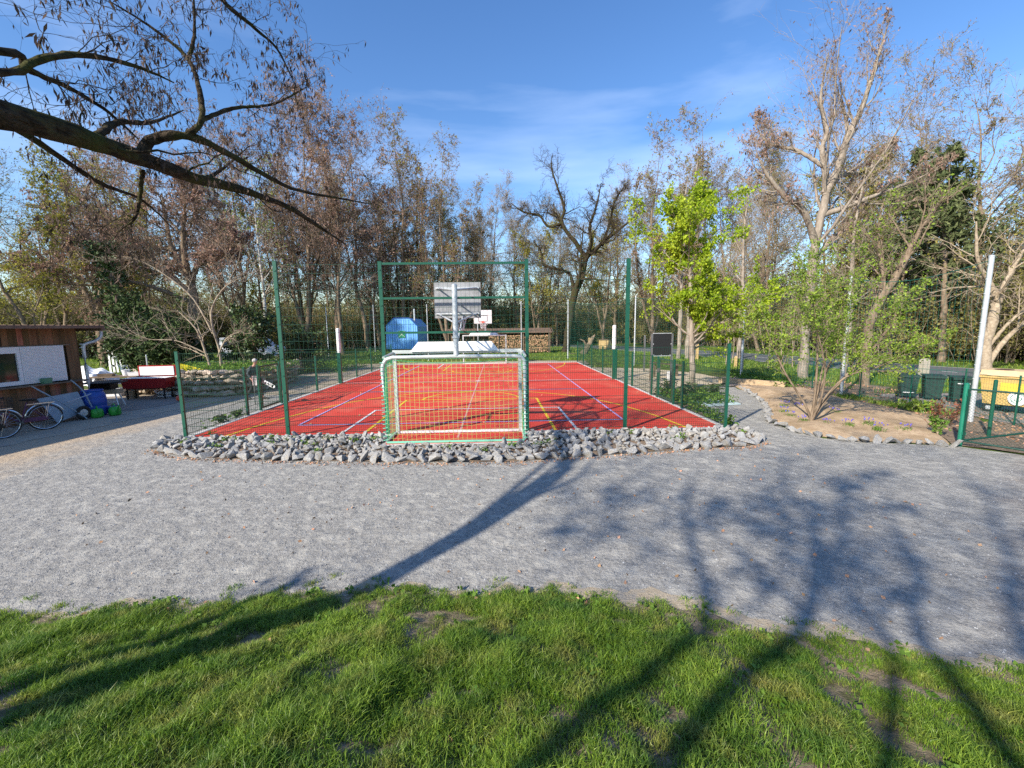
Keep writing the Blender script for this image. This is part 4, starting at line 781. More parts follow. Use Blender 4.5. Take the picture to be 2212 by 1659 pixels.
# overhanging tree on the left whose trunk throws the long shadow
RD = np.random.default_rng(26); zb0 = float(bank_z(np.array(-4.2), np.array(.9)))
LIMBS = [([(-4.25, .8, zb0 - .15), (-4.15, 1.05, 1.6), (-3.98, 1.5, 2.9), (-3.72, 2.1, 3.55), (-3.42, 2.75, 3.88), (-3.33, 3.3, 4.0), (-3.34, 3.8, 4.08), (-3.37, 4.4, 4.15), (-3.39, 5.2, 4.22), (-3.34, 6.0, 4.34), (-3.13, 6.8, 4.35), (-2.95, 7.5, 4.21), (-2.71, 8.0, 4.03)], [.15, .14, .135, .125, .105, .095, .088, .074, .062, .05, .038, .026, .010]),
    ([(-3.36, 4.4, 4.17), (-3.29, 4.5, 4.35), (-3.05, 4.6, 4.42), (-2.99, 5.0, 4.47), (-2.88, 5.6, 4.43), (-2.71, 6.2, 4.4), (-2.37, 7.0, 4.51), (-2.0, 7.7, 4.6)], [.05, .05, .042, .034, .028, .022, .014, .005]),
    ([(-3.05, 4.6, 4.42), (-2.94, 4.7, 4.61), (-3.0, 4.8, 4.96), (-3.13, 4.88, 5.28), (-3.39, 4.8, 5.51), (-3.68, 4.7, 5.67)], [.03, .028, .024, .019, .013, .005]), ([(-3.14, 4.9, 5.27), (-3.11, 5.0, 5.6), (-3.14, 5.1, 6.14)], [.02, .015, .006]),
    ([(-3.75, 2.0, 3.5), (-3.3, 2.4, 3.95), (-3.08, 3.0, 4.13), (-3.03, 3.2, 4.31), (-2.98, 3.5, 4.52), (-2.97, 4.0, 4.71), (-2.9, 4.3, 4.75)], [.034, .03, .027, .024, .02, .014, .005]),
    ([(-4.1, 1.2, 2.3), (-3.9, 2.4, 3.9), (-3.67, 3.6, 4.6), (-3.68, 3.8, 4.58), (-3.65, 4.1, 4.6), (-3.61, 4.4, 4.56), (-3.5, 4.6, 4.39)], [.06, .045, .03, .026, .02, .014, .006]),
    ([(-4.05, 1.3, 2.5), (-3.9, 2.6, 4.6), (-3.4, 3.9, 5.8), (-2.97, 5.0, 6.03), (-2.82, 5.2, 5.95), (-2.64, 5.4, 5.85), (-2.54, 5.6, 5.78), (-2.44, 5.8, 5.47)], [.07, .055, .035, .024, .02, .016, .012, .005]),
    ([(-2.94, 4.7, 4.61), (-2.8, 5.0, 4.86), (-2.55, 5.4, 5.1), (-2.33, 5.8, 5.48)], [.022, .018, .014, .005]), ([(-3.42, 4.5, 4.08), (-3.56, 4.6, 3.83), (-3.63, 4.6, 3.65), (-3.81, 4.6, 3.52)], [.022, .016, .012, .004]),
    ([(-3.4, 2.85, 3.9), (-3.7, 3.6, 4.1), (-3.95, 4.6, 4.0), (-4.3, 5.6, 4.1), (-4.5, 6.4, 3.9)], [.035, .028, .02, .014, .005]), ([(-3.34, 3.9, 4.1), (-3.6, 4.5, 4.5), (-3.95, 5.4, 4.9), (-4.1, 6.2, 5.4)], [.035, .03, .02, .006]),
    ([(-4.0, 1.5, 2.9), (-4.3, 2.6, 4.4), (-4.4, 3.8, 5.5), (-4.3, 5.0, 6.4)], [.06, .05, .03, .008]), ([(-3.35, 5.3, 4.25), (-3.55, 6.0, 4.6), (-3.6, 6.8, 5.2)], [.025, .018, .005]), ([(-4.2, 1.0, .6), (-4.45, 1.4, 1.6), (-4.6, 1.7, 2.2)], [.07, .06, .05])]
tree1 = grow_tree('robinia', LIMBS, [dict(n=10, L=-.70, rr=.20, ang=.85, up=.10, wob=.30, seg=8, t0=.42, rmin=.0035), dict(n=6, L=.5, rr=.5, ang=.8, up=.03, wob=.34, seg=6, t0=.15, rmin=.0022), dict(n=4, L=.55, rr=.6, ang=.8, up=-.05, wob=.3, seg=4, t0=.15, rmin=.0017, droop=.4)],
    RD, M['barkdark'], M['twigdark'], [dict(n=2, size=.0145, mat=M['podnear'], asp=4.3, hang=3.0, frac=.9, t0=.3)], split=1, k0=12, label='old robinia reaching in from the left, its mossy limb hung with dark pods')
# trees behind the camera: seen through their shadows on grass and gravel
def sp(S, h): return (S[0] - 1.13 * h, S[1] - 1.13 * h, h)
R_ = np.random.default_rng(27)
def shadow_tree(stems, lv, label, seed):
    stems = [(p, [q * .58 for q in r_]) for p, r_ in stems]
    return grow_tree('robinia', stems, lv, np.random.default_rng(seed), M['barkdark'], M['twigdark'], [dict(n=1, size=.05, mat=M['podnear'], asp=2.5, hang=1.5, frac=.7)], split=1, label=label)
LV = [dict(n=10, L=.32, rr=.24, ang=.75, up=.05, wob=.18, seg=6, t0=.35), dict(n=8, L=.5, rr=.45, ang=.8, up=.03, wob=.2, seg=4, t0=.12, rmin=.0045), dict(n=6, L=.55, rr=.5, ang=.8, up=.0, wob=.22, seg=3, t0=.1, rmin=.003)]
shadow_tree([([(-3.2, -1.9, .9), sp((.55, 2.2), 3.0), sp((1.25, 2.87), 3.8), sp((1.8, 3.5), 4.3), sp((2.25, 5.0), 5.4), sp((2.7, 6.1), 6.3), sp((3.5, 7.4), 7.4)], [.13, .115, .11, .10, .085, .06, .02]), ([sp((2.0, 4.2), 4.8), sp((1.3, 5.2), 5.5), sp((.9, 6.4), 6.4)], [.05, .04, .01]), ([sp((1.5, 3.1), 4.0), sp((2.8, 4.0), 5), sp((3.6, 5.4), 6.4)], [.05, .04, .01])], LV, 'robinia behind the viewpoint whose shadow falls on the gravel, left of the forked one', 51)
shadow_tree([([(-1.9, -1.6, .9), sp((1.2, 2.2), 2.7), sp((2.46, 3.24), 3.9), sp((3.14, 4.01), 4.6), sp((3.88, 5.01), 5.4), sp((4.2, 6.0), 6.2), sp((5.2, 7.6), 7.4)], [.14, .12, .12, .11, .08, .06, .02]), ([sp((3.3, 4.2), 4.7), sp((4.1, 4.8), 5.3), sp((4.88, 5.85), 6.2), sp((6.04, 6.9), 7.2)], [.08, .07, .05, .02]), ([(-1.7, -1.5, .9), sp((2.38, 2.34), 3.3), sp((3.01, 3.02), 3.9), sp((3.15, 3.62), 4.4), sp((3.6, 4.8), 5.4)], [.09, .08, .07, .05, .02]), ([sp((2.6, 3.4), 4.0), sp((2.5, 5.0), 5.4), sp((1.6, 6.6), 6.8)], [.05, .04, .01])], LV, 'forked robinia behind the viewpoint, its shadow on the gravel in the middle', 52)
shadow_tree([([(-.2, -2.4, .9), sp((2.9, 2.2), 3.7), sp((3.4, 3.2), 4.4), sp((4.2, 3.95), 5.0), sp((5.0, 5.2), 6), sp((6.6, 7.0), 7.6)], [.12, .10, .09, .07, .05, .015]), ([(-.1, -2.4, .9), sp((3.72, 2.6), 4.3), sp((5.55, 4.35), 5.8), sp((6.99, 5.81), 7), sp((8.39, 7.69), 8.2)], [.11, .10, .08, .06, .02]), ([sp((3.2, 2.8), 4.1), sp((4.6, 3.2), 5.0), sp((6.4, 4.4), 6.4)], [.06, .05, .015])], LV, 'robinia behind the viewpoint, its shadow on the gravel towards the right edge', 53)

# ------------------------------------------------------------------ loose rocks, edging stones
def rock_mesh(seed, k=18):
    r = np.random.default_rng(seed); bm = bmesh.new()
    d = norm(r.normal(size=(k, 3))) * np.array([1, .78, .62]) * (.82 + .25 * r.random((k, 1)))
    for p in d: bm.verts.new(p)
    res = bmesh.ops.convex_hull(bm, input=bm.verts)
    for v in [v for v in bm.verts if not v.link_faces]: bm.verts.remove(v)
    bmesh.ops.bevel(bm, geom=list(bm.edges), offset=.02, segments=1, affect='EDGES', clamp_overlap=True)
    bm.normal_update(); bmesh.ops.recalc_face_normals(bm, faces=bm.faces)
    me = bpy.data.meshes.new('rock'); bm.to_mesh(me); bm.free(); me.materials.append(M['rock']); return me
ROCKS = [rock_mesh(100 + i, 10 + i % 6) for i in range(16)]
def place_rock(x, y, z, s, r, name='rock', sq=(1, 1, 1)):
    o = bpy.data.objects.new(name, ROCKS[int(r.integers(len(ROCKS)))]); COL.objects.link(o)
    o.location = (x, y, z); o.rotation_euler = (r.normal() * .5, r.normal() * .5, r.random() * 6.28); o.scale = (s * sq[0], s * sq[1], s * sq[2]); return o
FR = np.array([(-7.75, 9.55), (-7.5, 9.25), (-6.9, 8.85), (-6.29, 8.55), (-4.33, 8.25), (-2.02, 7.97), (0.16, 7.86), (1.98, 8.12), (3.98, 8.46), (5.1, 8.55), (5.75, 8.85), (5.95, 9.5)])
def rock_front(x): return np.interp(x, FR[:, 0], FR[:, 1])
rr = np.random.default_rng(61); pts = []
def far_enough(p, d):
    return all((p[0] - q[0]) ** 2 + (p[1] - q[1]) ** 2 > ((d + q[2]) * .80) ** 2 for q in pts)
x = -7.6
while x < 5.8:                                   # front row: bigger stones set side by side
    s = .115 + .055 * rr.random(); pts.append((x, rock_front(x) + .08 + rr.normal() * .02, s)); x += s * 1.62
for _ in range(9000):
    x = rr.uniform(-7.75, 5.9); y = rr.uniform(7.9, 10.02); s = .06 + .075 * rr.random() ** 1.3
    if y < rock_front(x) + .22 or (-2.62 < x < .68 and y > 9.02) or y > 10.03 - s * .3: continue
    if far_enough((x, y), s): pts.append((x, y, s))
pts.sort(key=lambda p: p[1]); extra_rocks = pts[296:]; GR = 'loose grey rocks along the front of the court'
for (x, y, s) in pts[:296]:
    d = y - rock_front(x); z = s * .24 + .02 * min(1, d / .8)
    o = place_rock(x, y, z, s * 1.12, rr, 'rock', (1.12, 1, .74)); tag(o, 'grey broken rock in the loose rock bed along the front of the court', 'rock', GR)
mb = MB()
def add_rock_to(mb, x, y, z, s, r):
    me = ROCKS[int(r.integers(len(ROCKS)))]; v = np.array([q.co[:] for q in me.vertices]) * s
    Rm = np.array(Euler((r.normal() * .5, r.normal() * .5, r.random() * 6.28)).to_matrix()); mb.add(v @ Rm.T + (x, y, z), [tuple(p.vertices) for p in me.polygons])
for (x, y, s) in extra_rocks: add_rock_to(mb, x, y, s * .30 + .03, s * 1.12, rr)
for _ in range(900):
    x = rr.uniform(-7.7, 5.9); y = rr.uniform(7.9, 10.05)
    if y < rock_front(x) + .1 or (-2.62 < x < .68 and y > 9.02): continue
    add_rock_to(mb, x, y, .02 + .03 * rr.random(), .035 + .05 * rr.random(), rr)
tag(mb.build('small_rocks', M['rock']), 'small broken stones filling the gaps of the rock bed', 'rocks', kind='stuff')
mb = MB()
tri_poly(mb, wobble_poly([(p[0], p[1] + .03) for p in FR] + [(5.8, 10.12), (.7, 10.12), (.7, 9.12), (-2.65, 9.12), (-2.65, 10.12), (-7.6, 10.12)], .02, .3, 5), -.003); o = struct(mb.build('rock_bed_ground', M['litter']))
if o.data.polygons[0].normal.z < 0: o.data.flip_normals()
EDG = smooth_path([(9.75, 17.0), (9.2, 15.2), (8.6, 13.6), (7.84, 12.14), (7.06, 10.8), (7.0, 10.06), (7.0, 9.58), (7.22, 9.12), (7.58, 8.80), (8.1, 8.62), (8.6, 8.55), (9.2, 8.27), (9.42, 8.24)], 400)
cum = np.concatenate([[0], np.cumsum(np.linalg.norm(np.diff(EDG, axis=0), axis=1))]); d = 0
while d < cum[-1]:
    far = d < 6; s = (.11 + .05 * rr.random()) * (.8 if far else 1.0)
    x = np.interp(d, cum, EDG[:, 0]); y = np.interp(d, cum, EDG[:, 1])
    o = place_rock(x, y, s * .28, s, rr, 'edging_stone', (1.25, .9, .8)); tag(o, 'pale stone in the curved edging between the flower bed and the gravel path', 'stone', 'edging stones of the flower bed'); d += s * 1.6
for _ in range(10):
    pass
# little gravel stones on the yard, dry leaves in front of the rocks
mb = MB(); n = 16000; x = rr.uniform(-9, 9, n); y = 2.6 + 7.5 * rr.random(n) ** 1.4; ok = (y > edge_y(x) - .05) & (y < rock_front(x) + .1) & ~((x > 6.8) & (y > 8.2)); x = x[ok]; y = y[ok]; n = len(x)
s = .004 + .008 * rr.random(n) ** 2; o3 = np.array([(1, 0, 0), (0, 1, 0), (-1, 0, 0), (0, -1, 0), (0, 0, .8)]); o3 = o3[None] * (.6 + .7 * rr.random((n, 5, 1))) * s[:, None, None] * 1.3
V = np.stack([x, y, np.full(n, -.016)], -1)[:, None] + o3; b_ = np.arange(n)[:, None] * 5
F = np.concatenate([b_ + np.array([[0, 1, 4]]), b_ + np.array([[1, 2, 4]]), b_ + np.array([[2, 3, 4]]), b_ + np.array([[3, 0, 4]])]); mb.add(V, F)
tag(mb.build('gravel_stones', mat('gravel_stone', (.22, .225, .235), .9, island=.55)), 'small loose gravel stones on the grey yard', 'gravel', kind='stuff')
mb = MB(); n = 900; x = rr.uniform(-7.6, 5.8, n); P3 = np.stack([x, rock_front(x) - .03 - np.abs(rr.normal(0, .10, n)), np.full(n, -.004)], -1); leaves(mb, P3 + rr.normal(0, .004, (n, 3)), .028, rr, 0, asp=1.5)
n = 300; P3 = np.stack([rr.uniform(-7.3, 5.4, n), 10.3 + 19 * rr.random(n), np.full(n, .022)], -1); leaves(mb, P3, .035, rr, 0, asp=1.5)
n = 420; P3 = np.stack([rr.uniform(-6, 6, n), rr.uniform(1.8, 8, n), np.zeros(n)], -1); P3[:, 2] = np.where(P3[:, 1] < edge_y(P3[:, 0]), bank_z(P3[:, 0], P3[:, 1]) + .02, -.006); leaves(mb, P3, .03, rr, 0, asp=1.4)
n = 1500; P3 = np.stack([rr.uniform(10.6, 15, n), rr.uniform(8, 19, n), np.full(n, .0)], -1); leaves(mb, P3, .05, rr, 0, asp=1.5)
tag(mb.build('dry_leaves', M['dryleaf']), 'dry brown leaves scattered on the gravel and under the trees', 'leaves', kind='stuff')

# ------------------------------------------------------------------ grass
def vnoise(x, y, f, seed):
    r = np.random.default_rng(seed); G_ = r.random((64, 64)); u = (x * f) % 64; v = (y * f) % 64; i = u.astype(int); j = v.astype(int); a = u - i; b_ = v - j; a = a * a * (3 - 2 * a); b_ = b_ * b_ * (3 - 2 * b_)
    return (G_[i % 64, j % 64] * (1 - a) + G_[(i + 1) % 64, j % 64] * a) * (1 - b_) + (G_[i % 64, (j + 1) % 64] * (1 - a) + G_[(i + 1) % 64, (j + 1) % 64] * a) * b_
def blades(mb, x, y, z, h, w, r, lean=.55, m=0):
    n = len(x); a = r.random(n) * 6.283; dx = np.cos(a); dy = np.sin(a); b_ = r.random(n) * 6.283; wx = np.cos(b_) * w / 2; wy = np.sin(b_) * w / 2; L = lean * h * (.3 + r.random(n))
    P0 = np.stack([x, y, z - .01], -1); P1 = np.stack([x + dx * L * .3, y + dy * L * .3, z + h * .55], -1); P2 = np.stack([x + dx * L, y + dy * L, z + h * (.95 - .25 * r.random(n))], -1); Wv = np.stack([wx, wy, np.zeros(n)], -1)
    V = np.stack([P0 - Wv, P0 + Wv, P1 + Wv * .8, P1 - Wv * .8, P2], 1); q = np.arange(n)[:, None] * 5
    mb.add(V, q + np.array([[0, 1, 2, 3]]), m); s_ = len(V) * 5; mb.f.append((q + np.array([[3, 2, 4]]) + mb.n - s_, m))
rg = np.random.default_rng(71); mb = MB()
n = 560000; x = rg.uniform(-5.6, 5.6, n); y = edge_y(x) + .10 - 3.1 * rg.random(n)
dens = .35 * vnoise(x + 50, y + 50, 1.5, 1) + .35 * vnoise(x + 50, y + 50, 4.2, 2) + .30 * vnoise(x + 50, y + 50, 11, 3); dd = edge_y(x) - y
path = np.exp(-((x - (1.62 - .12 * (3.4 - y))) / .13) ** 2) * (y > 1.4) * .8 + np.exp(-((x + 1.15) / .12) ** 2 - ((y - 3.55) / .25) ** 2) * 1.0 + np.exp(-((x - 2.05) / .4) ** 2 - ((y - 3.2) / .12) ** 2) * .5 + np.exp(-((x - 1.25) / .25) ** 2 - ((y - 1.55) / .18) ** 2) + np.exp(-((x - 1.1) / .5) ** 2 - ((y - 3.52) / .09) ** 2) * .6
p = np.clip((dens - .28) * 6, .05, 1) * np.clip(dd / .14 + .35, 0, 1) * np.clip(1 - path, 0, 1)
ok = rg.random(n) < p; x = x[ok]; y = y[ok]; dens = dens[ok]; hh = (.022 + .11 * np.clip(dens - .30, 0, .5) * (.5 + rg.random(len(x)))) * np.where(rg.random(len(x)) < .04, 1.5, 1) * np.clip((edge_y(x) - y) / .5 + .45, .4, 1)
blades(mb, x, y, bank_z(x, y), hh * 1.15, .0032 + .002 * rg.random(len(x)), rg, .75)
# stray tufts creeping onto the gravel
for _ in range(60):
    cx_ = rg.uniform(-5, 5); cy_ = edge_y(np.array(cx_)) + abs(rg.normal(0, .12)); k = 40; bx = cx_ + rg.normal(0, .035, k); by = cy_ + rg.normal(0, .03, k)
    blades(mb, bx, by, np.full(k, -.016), .02 + .02 * rg.random(k), np.full(k, .006), rg, 1.2)
tag(mb.build('grass', M['grass']), 'short spring grass on the bank in the foreground', 'grass', kind='stuff')
mb = MB()
def zone(n, x0, x1, y0, y1, h, w, cond=None):
    x = rg.uniform(x0, x1, n); y = rg.uniform(y0, y1, n); d_ = vnoise(x + 90, y + 90, .9, 5); ok = d_ > .3
    if cond is not None: ok &= cond(x, y)
    x = x[ok]; y = y[ok]; blades(mb, x, y, np.full(len(x), -.02), h * (.5 + rg.random(len(x))), np.full(len(x), w), rg, .6)
xr_near = lambda y: np.interp(y, RC[:, 1], RC[:, 0])
zone(26000, 12.0, 21, 12, 40, .16, .03, lambda x, y: (x < xr_near(y) - 3.3) & (x > np.interp(y, [12, 14.7, 20.5, 34, 40], [16, 13.6, 12.2, 6.2, 6])) & ~((x < 17.5) & (y < 14.9)))
zone(16000, 22, 36, 8, 60, .14, .035, lambda x, y: x > xr_near(y) + 3.3)
zone(16000, 5.8, 20, 26, 60, .16, .035, lambda x, y: (x < xr_near(y) - 3.3))
zone(14000, -40, -9.8, 27, 52, .18, .04); zone(9000, -11, 8, 32, 44, .13, .03)
zone(3500, 10.9, 13.0, 11.2, 14.6, .13, .02, lambda x, y: np.abs(x - np.interp(y, [11, 13, 14.6], [12.3, 12.2, 11.9])) < .45)
zone(5000, 10.6, 12.9, 17.6, 22.5, .22, .03, lambda x, y: x > 11.9 - (y - 17.6) * .02)
tag(mb.build('verge_grass', M['grass']), 'taller grass on the verges and lawns beyond the court and road', 'grass', kind='stuff')
mb = MB()
for (x0, x1, y0, y1, z0, n) in ((-14.5, -9.5, 17.2, 21, .85, 5200), (-7.8, -7.6, 10.8, 13.2, 0, 40), (5.75, 7.6, 13.2, 15.7, 0, 1800), (5.7, 6.0, 10.4, 13, 0, 350), (-14, -8, 31, 34, 0, 2500), (-20, -9, 25, 30, 0, 3500), (11, 12.4, 16.5, 20.5, 0, 900)):
    P3 = np.stack([rg.uniform(x0, x1, n), rg.uniform(y0, y1, n), z0 + .25 * rg.random(n) ** 1.5], -1); leaves(mb, P3, .07, rg, 0, asp=1.3)
for _ in range(26):
    cx_ = rg.uniform(-7.4, 5.6); cy_ = rock_front(cx_) + rg.uniform(.25, 1.5); k = 40
    if -2.7 < cx_ < .8 and cy_ > 9: continue
    leaves(mb, np.stack([cx_ + rg.normal(0, .06, k), cy_ + rg.normal(0, .05, k), .04 + .09 * rg.random(k)], -1), .03, rg, 0, asp=1.6)
tag(mb.build('ground_cover', M['weed']), 'leafy green ground cover in the raised bed and along the fences', 'ground cover', kind='stuff')
# small weeds with round leaves at the grass edge, daisies and dandelions
mb = MB()
for _ in range(150):
    cx_ = rg.uniform(-4.5, 4.5); cy_ = edge_y(np.array(cx_)) + .06 - rg.random() ** 1.3 * 2.0; z_ = float(bank_z(np.array(cx_), np.array(cy_))) if cy_ < edge_y(np.array(cx_)) else -.016; k = 9
    P3 = np.stack([cx_ + rg.normal(0, .03, k), cy_ + rg.normal(0, .03, k), z_ + .02 + .012 * rg.random(k)], -1); leaves(mb, P3, .032, rg, 0, asp=1.3)
tag(mb.build('weeds', M['weed']), 'low broad-leaved weeds between the grass blades', 'weeds', kind='stuff')

# ------------------------------------------------------------------ woodland thicket behind everything
def thicket(name, pts, n, seed, h=(1.5, 5.5), leafm='olive', dens=5, label='', width=5, lsz=.10, sc=.6):
    r = np.random.default_rng(seed); P_ = smooth_path(pts, 200); i = r.integers(0, 200, n); x = P_[i, 0] + r.normal(0, width / 2, n); y = P_[i, 1] + r.normal(0, width / 2, n)
    hh = h[0] + (h[1] - h[0]) * r.random(n) ** 1.5; hh *= .65 + .7 * vnoise(x + 100, y + 100, .14, 9)
    L = np.stack([x, y, np.full(n, -.05)], -1); Q = L + np.stack([r.normal(0, .12, n) * hh, r.normal(0, .12, n) * hh, hh], -1); mid = (L + Q) / 2 + r.normal(0, .12, (n, 3)) * hh[:, None] * .5
    S = np.stack([L, (L + mid) / 2, mid, (mid + Q) / 2, Q], 1); Rr = (.010 + .006 * hh)[:, None] * np.array([1, .8, .65, .45, .2])[None]
    mb = MB(); mb.tubes(S, Rr, 3, 0); T1, Rt = kids(S, Rr, 7, .38, .5, .7, .06, .18, 3, .15, r, rmin=.008); mb.tubes(T1, Rt, 3, 0); T2, Rt2 = kids(T1, Rt, 7, .5, .6, .8, .04, .2, 2, .1, r, rmin=.006); mb.tubes(T2, Rt2, 3, 0)
    idx = r.random(len(T2)) < sc; leaves(mb, along(T2[idx], dens, r, 0, .12), lsz, r, 1)
    return tag(mb.build(name, [M['twig'], M[leafm]]), label, 'thicket', kind='stuff')
thicket('thicket', [(-55, 34), (-46, 44), (-36, 52), (-22, 58), (-8, 60), (4, 61)], 3000, 81, leafm='olive', label='dense brown and olive undergrowth in the wood on the left and behind the court')
thicket('thicket', [(-3, 70), (10, 68), (24, 64), (29, 50), (32, 38), (34, 28), (36, 16), (37, 4)], 3000, 82, h=(2, 5.5), leafm='olive', label='dense greenish undergrowth in the wood beyond the road')
thicket('thicket', [(-60, 50), (-40, 66), (-15, 76), (10, 86), (32, 76), (42, 54), (47, 32), (48, 8)], 3600, 83, h=(3, 9), leafm='olive', width=9, lsz=.15, sc=.6, label='tall hazy understorey at the back of the wood')
for i, (x, y, h_, sd_) in enumerate([(15.0, 27.1, 3.4, 1), (15.6, 24.3, 4.2, 2), (15.9, 23.6, 3.2, 3), (16.9, 24.1, 4.6, 4), (15.9, 22.3, 3.6, 5), (15.8, 21.6, 4.0, 6), (12.9, 22.2, 3.8, 7), (14.0, 26.0, 3.6, 8)]):
    r = np.random.default_rng(300 + sd_)
    grow_tree('sapling', [([(x, y, -.05), (x + r.normal(0, .1), y, h_ * .5), (x + r.normal(0, .35), y, h_)], [.035, .025, .006])], [dict(n=9, L=.3, rr=.45, ang=.7, up=.08, wob=.18, seg=4, t0=.3, rmin=.008), dict(n=5, L=.5, rr=.6, ang=.7, up=.03, wob=.2, seg=2, t0=.1, rmin=.006)], r, M['barkpale'], M['twig'], [dict(n=4, size=.06, mat=M['fresh'], frac=.8, jit=.04)], split=1, k0=5, group='saplings between the ball net and the road', label='thin pale sapling between the ball net and the road')
CROC = [(8.41, 12.22), (8.56, 11.9), (7.96, 11.52), (7.77, 11.0), (7.73, 10.45), (7.98, 10.05), (9.07, 11.08), (8.41, 9.85), (8.91, 9.9), (8.74, 9.42), (9.3, 9.3)]
for i, (x, y) in enumerate(CROC):
    z_ = bed_z(x, y) - .03; t = thing('grape_hyacinth', (x, y, z_), 'clump of violet flowers low in the sandy round bed', 'flower', 'violet flower clumps in the bed'); r = np.random.default_rng(400 + i)
    g = MB(); k = 60; blades(g, r.normal(0, .07, k), r.normal(0, .07, k), np.zeros(k), .07 + .05 * r.random(k), np.full(k, .01), r, 1.1); g.build('leaves', M['weed'], t)
    g = MB(); k = 8; X_ = r.normal(0, .07, k); Y_ = r.normal(0, .06, k)
    for a, b_ in zip(X_, Y_):
        h_ = .10 + .05 * r.random(); g.lathe((a, b_, h_), [(.006, 0), (.012, .01), (.011, .024), (.004, .036)], 6)
    g.build('blossom', M['crocus'], t)
bushy(9.72, 9.0, .42, .18, 'weed', 91, 'small green shrub with reddish upright shoots at the corner of the bed', n=12, size=.045, dens=5, z=.03)
bushy(9.74, 9.08, .78, .14, 'redleaf', 92, 'dark red leaved shrub at the corner of the bed', n=9, size=.035, dens=4, z=.03, bark='twigdark')
bushy(11.0, 9.9, .6, .3, 'redleaf', 93, 'second red leaved shrub by the foot of the last net pole', n=9, size=.04, dens=3, bark='twigdark')
bushy(12.0, 11.6, .32, .5, 'fresh', 94, 'low yellow-green plant tuft in front of the bins', n=18, size=.06, dens=5)
for i, (x, y, h_, lb) in enumerate([(-7.75, 11.9, .15, 'small dark plant outside the left side fence, nearest the corner post'), (-7.72, 12.6, .16, 'small dark plant outside the left side fence beside the gate'), (6.2, 14.2, .35, 'dark leafy plant outside the right court gate, left one'), (6.7, 14.9, .5, 'dark leafy bush between the right court gate and the maple trunk'), (7.5, 14.6, .4, 'leafy plant right of the maple trunk'), (6.35, 15.9, .45, 'bushy plant left of the maple trunk'), (-9.2, 31.6, .9, 'bright green bush left of the blue trailer'), (7.9, 15.3, .35, 'low leafy plant at the path edge by the maple')]):
    bushy(x, y, h_, h_ * .8, 'ivy' if i not in (6,) else 'weed', 95 + i, lb, n=14, size=.05 if i != 6 else .1, dens=5)

# ------------------------------------------------------------------ shed and yard on the left
SD = math.atan2(.9925, .122); su = np.array([.122, .9925]); sn = np.array([.9925, -.122]); S0 = np.array([-13.25, 12.0])
t = thing('shed', (S0[0], S0[1], 0), 'brown timber clad shed with a white roller shutter and a flat metal roof', 'shed', rz=SD)
# local axes: +x along the wall (away from the camera), -y out of the wall towards the court
def brd(mb, x0, x1, z0, z1, y=0, d=.025): mb.box(((x0 + x1) / 2, y - d / 2, (z0 + z1) / 2), (x1 - x0, d, z1 - z0))
r = np.random.default_rng(99); g = MB(); x = -7.
while x < 1.70:
    w = .11 + .09 * r.random(); x1 = min(x + w, 1.72); yy = -.01 * r.random(); inwin = x1 > -3.2 and x < 1.27
    for z0, z1 in (((2.16, 2.66), (.0, 1.03)) if inwin else ((0, 2.66),)): brd(g, x + .003, x1 - .003, z0, z1, yy)
    x = x1
y = 0.
while y < 4: brd_w = .14; g.box((1.745, y + .07, 1.32), (.03, .134, 2.64)); y += .14
g.box((-2.6, 2.0, 1.33), (8.6, 3.9, 2.6)); g.build('cladding', M['boardwood'], t)
g = MB(); g.box((-2.4, 1.75, 2.70), (9.2, 4.4, .05)); g.box((-2.4, -.475, 2.68), (9.2, .03, .09)); 
for k in range(60): g.box((-6.9 + k * .155, 1.75, 2.732), (.05, 4.4, .014))
g.build('roof', M['roof'], t)
g = MB(); g.box((2.26, 1.7, 2.60), (.13, 4.15, .09)); g.box((1.95, -.30, 2.665), (.62, .08, .05)); g.build('gutter', M['wooddk'], t)
g = MB(); g.tube(smooth_path([(2.24, -.30, 2.56), (2.22, -.30, 2.38), (2.10, -.22, 2.24), (1.92, -.10, 2.16), (1.85, -.07, 2.0), (1.85, -.07, 1.0), (1.85, -.07, .1)], 26), .045, 10)
for z in (2.15, 2.05, 1.0): g.box((1.85, -.03, z), (.14, .08, .03))
g.build('downpipe', M['galv'], t, smooth=True)
g = MB(); brd(g, .22, 1.28, 1.10, 2.14, -.028, .06); 
for k in range(26): g.box((.75, -.094, 1.12 + k * .0395), (1.0, .012, .028))
g.build('roller_shutter', M['whiteplastic'], t)
w_ = MB(); 
for (x0, x1, z0, z1) in ((-1.2, .21, 1.97, 2.14), (-1.2, .21, 1.10, 1.21), (.13, .21, 1.211, 1.969), (-1.2, -1.12, 1.211, 1.969), (-.52, -.46, 1.211, 1.969)): brd(w_, x0, x1, z0, z1, -.03, .055)
wf = w_.build('window', M['whiteplastic'], t); g = MB(); brd(g, -1.119, -.521, 1.212, 1.968, -.02, .02); brd(g, -.459, .129, 1.212, 1.968, -.02, .02); g.build('pane', M['glass'], wf)
g = MB(); g.box((-1.5, -.15, 1.055), (6.4, .26, .035)); g.box((-1.5, -.03, 2.152), (6.0, .05, .04)); g.build('ledge', M['wooddk'], t)
def sw(s_, o_, z=0): p = S0 + su * s_ + sn * o_; return (p[0], p[1], z)
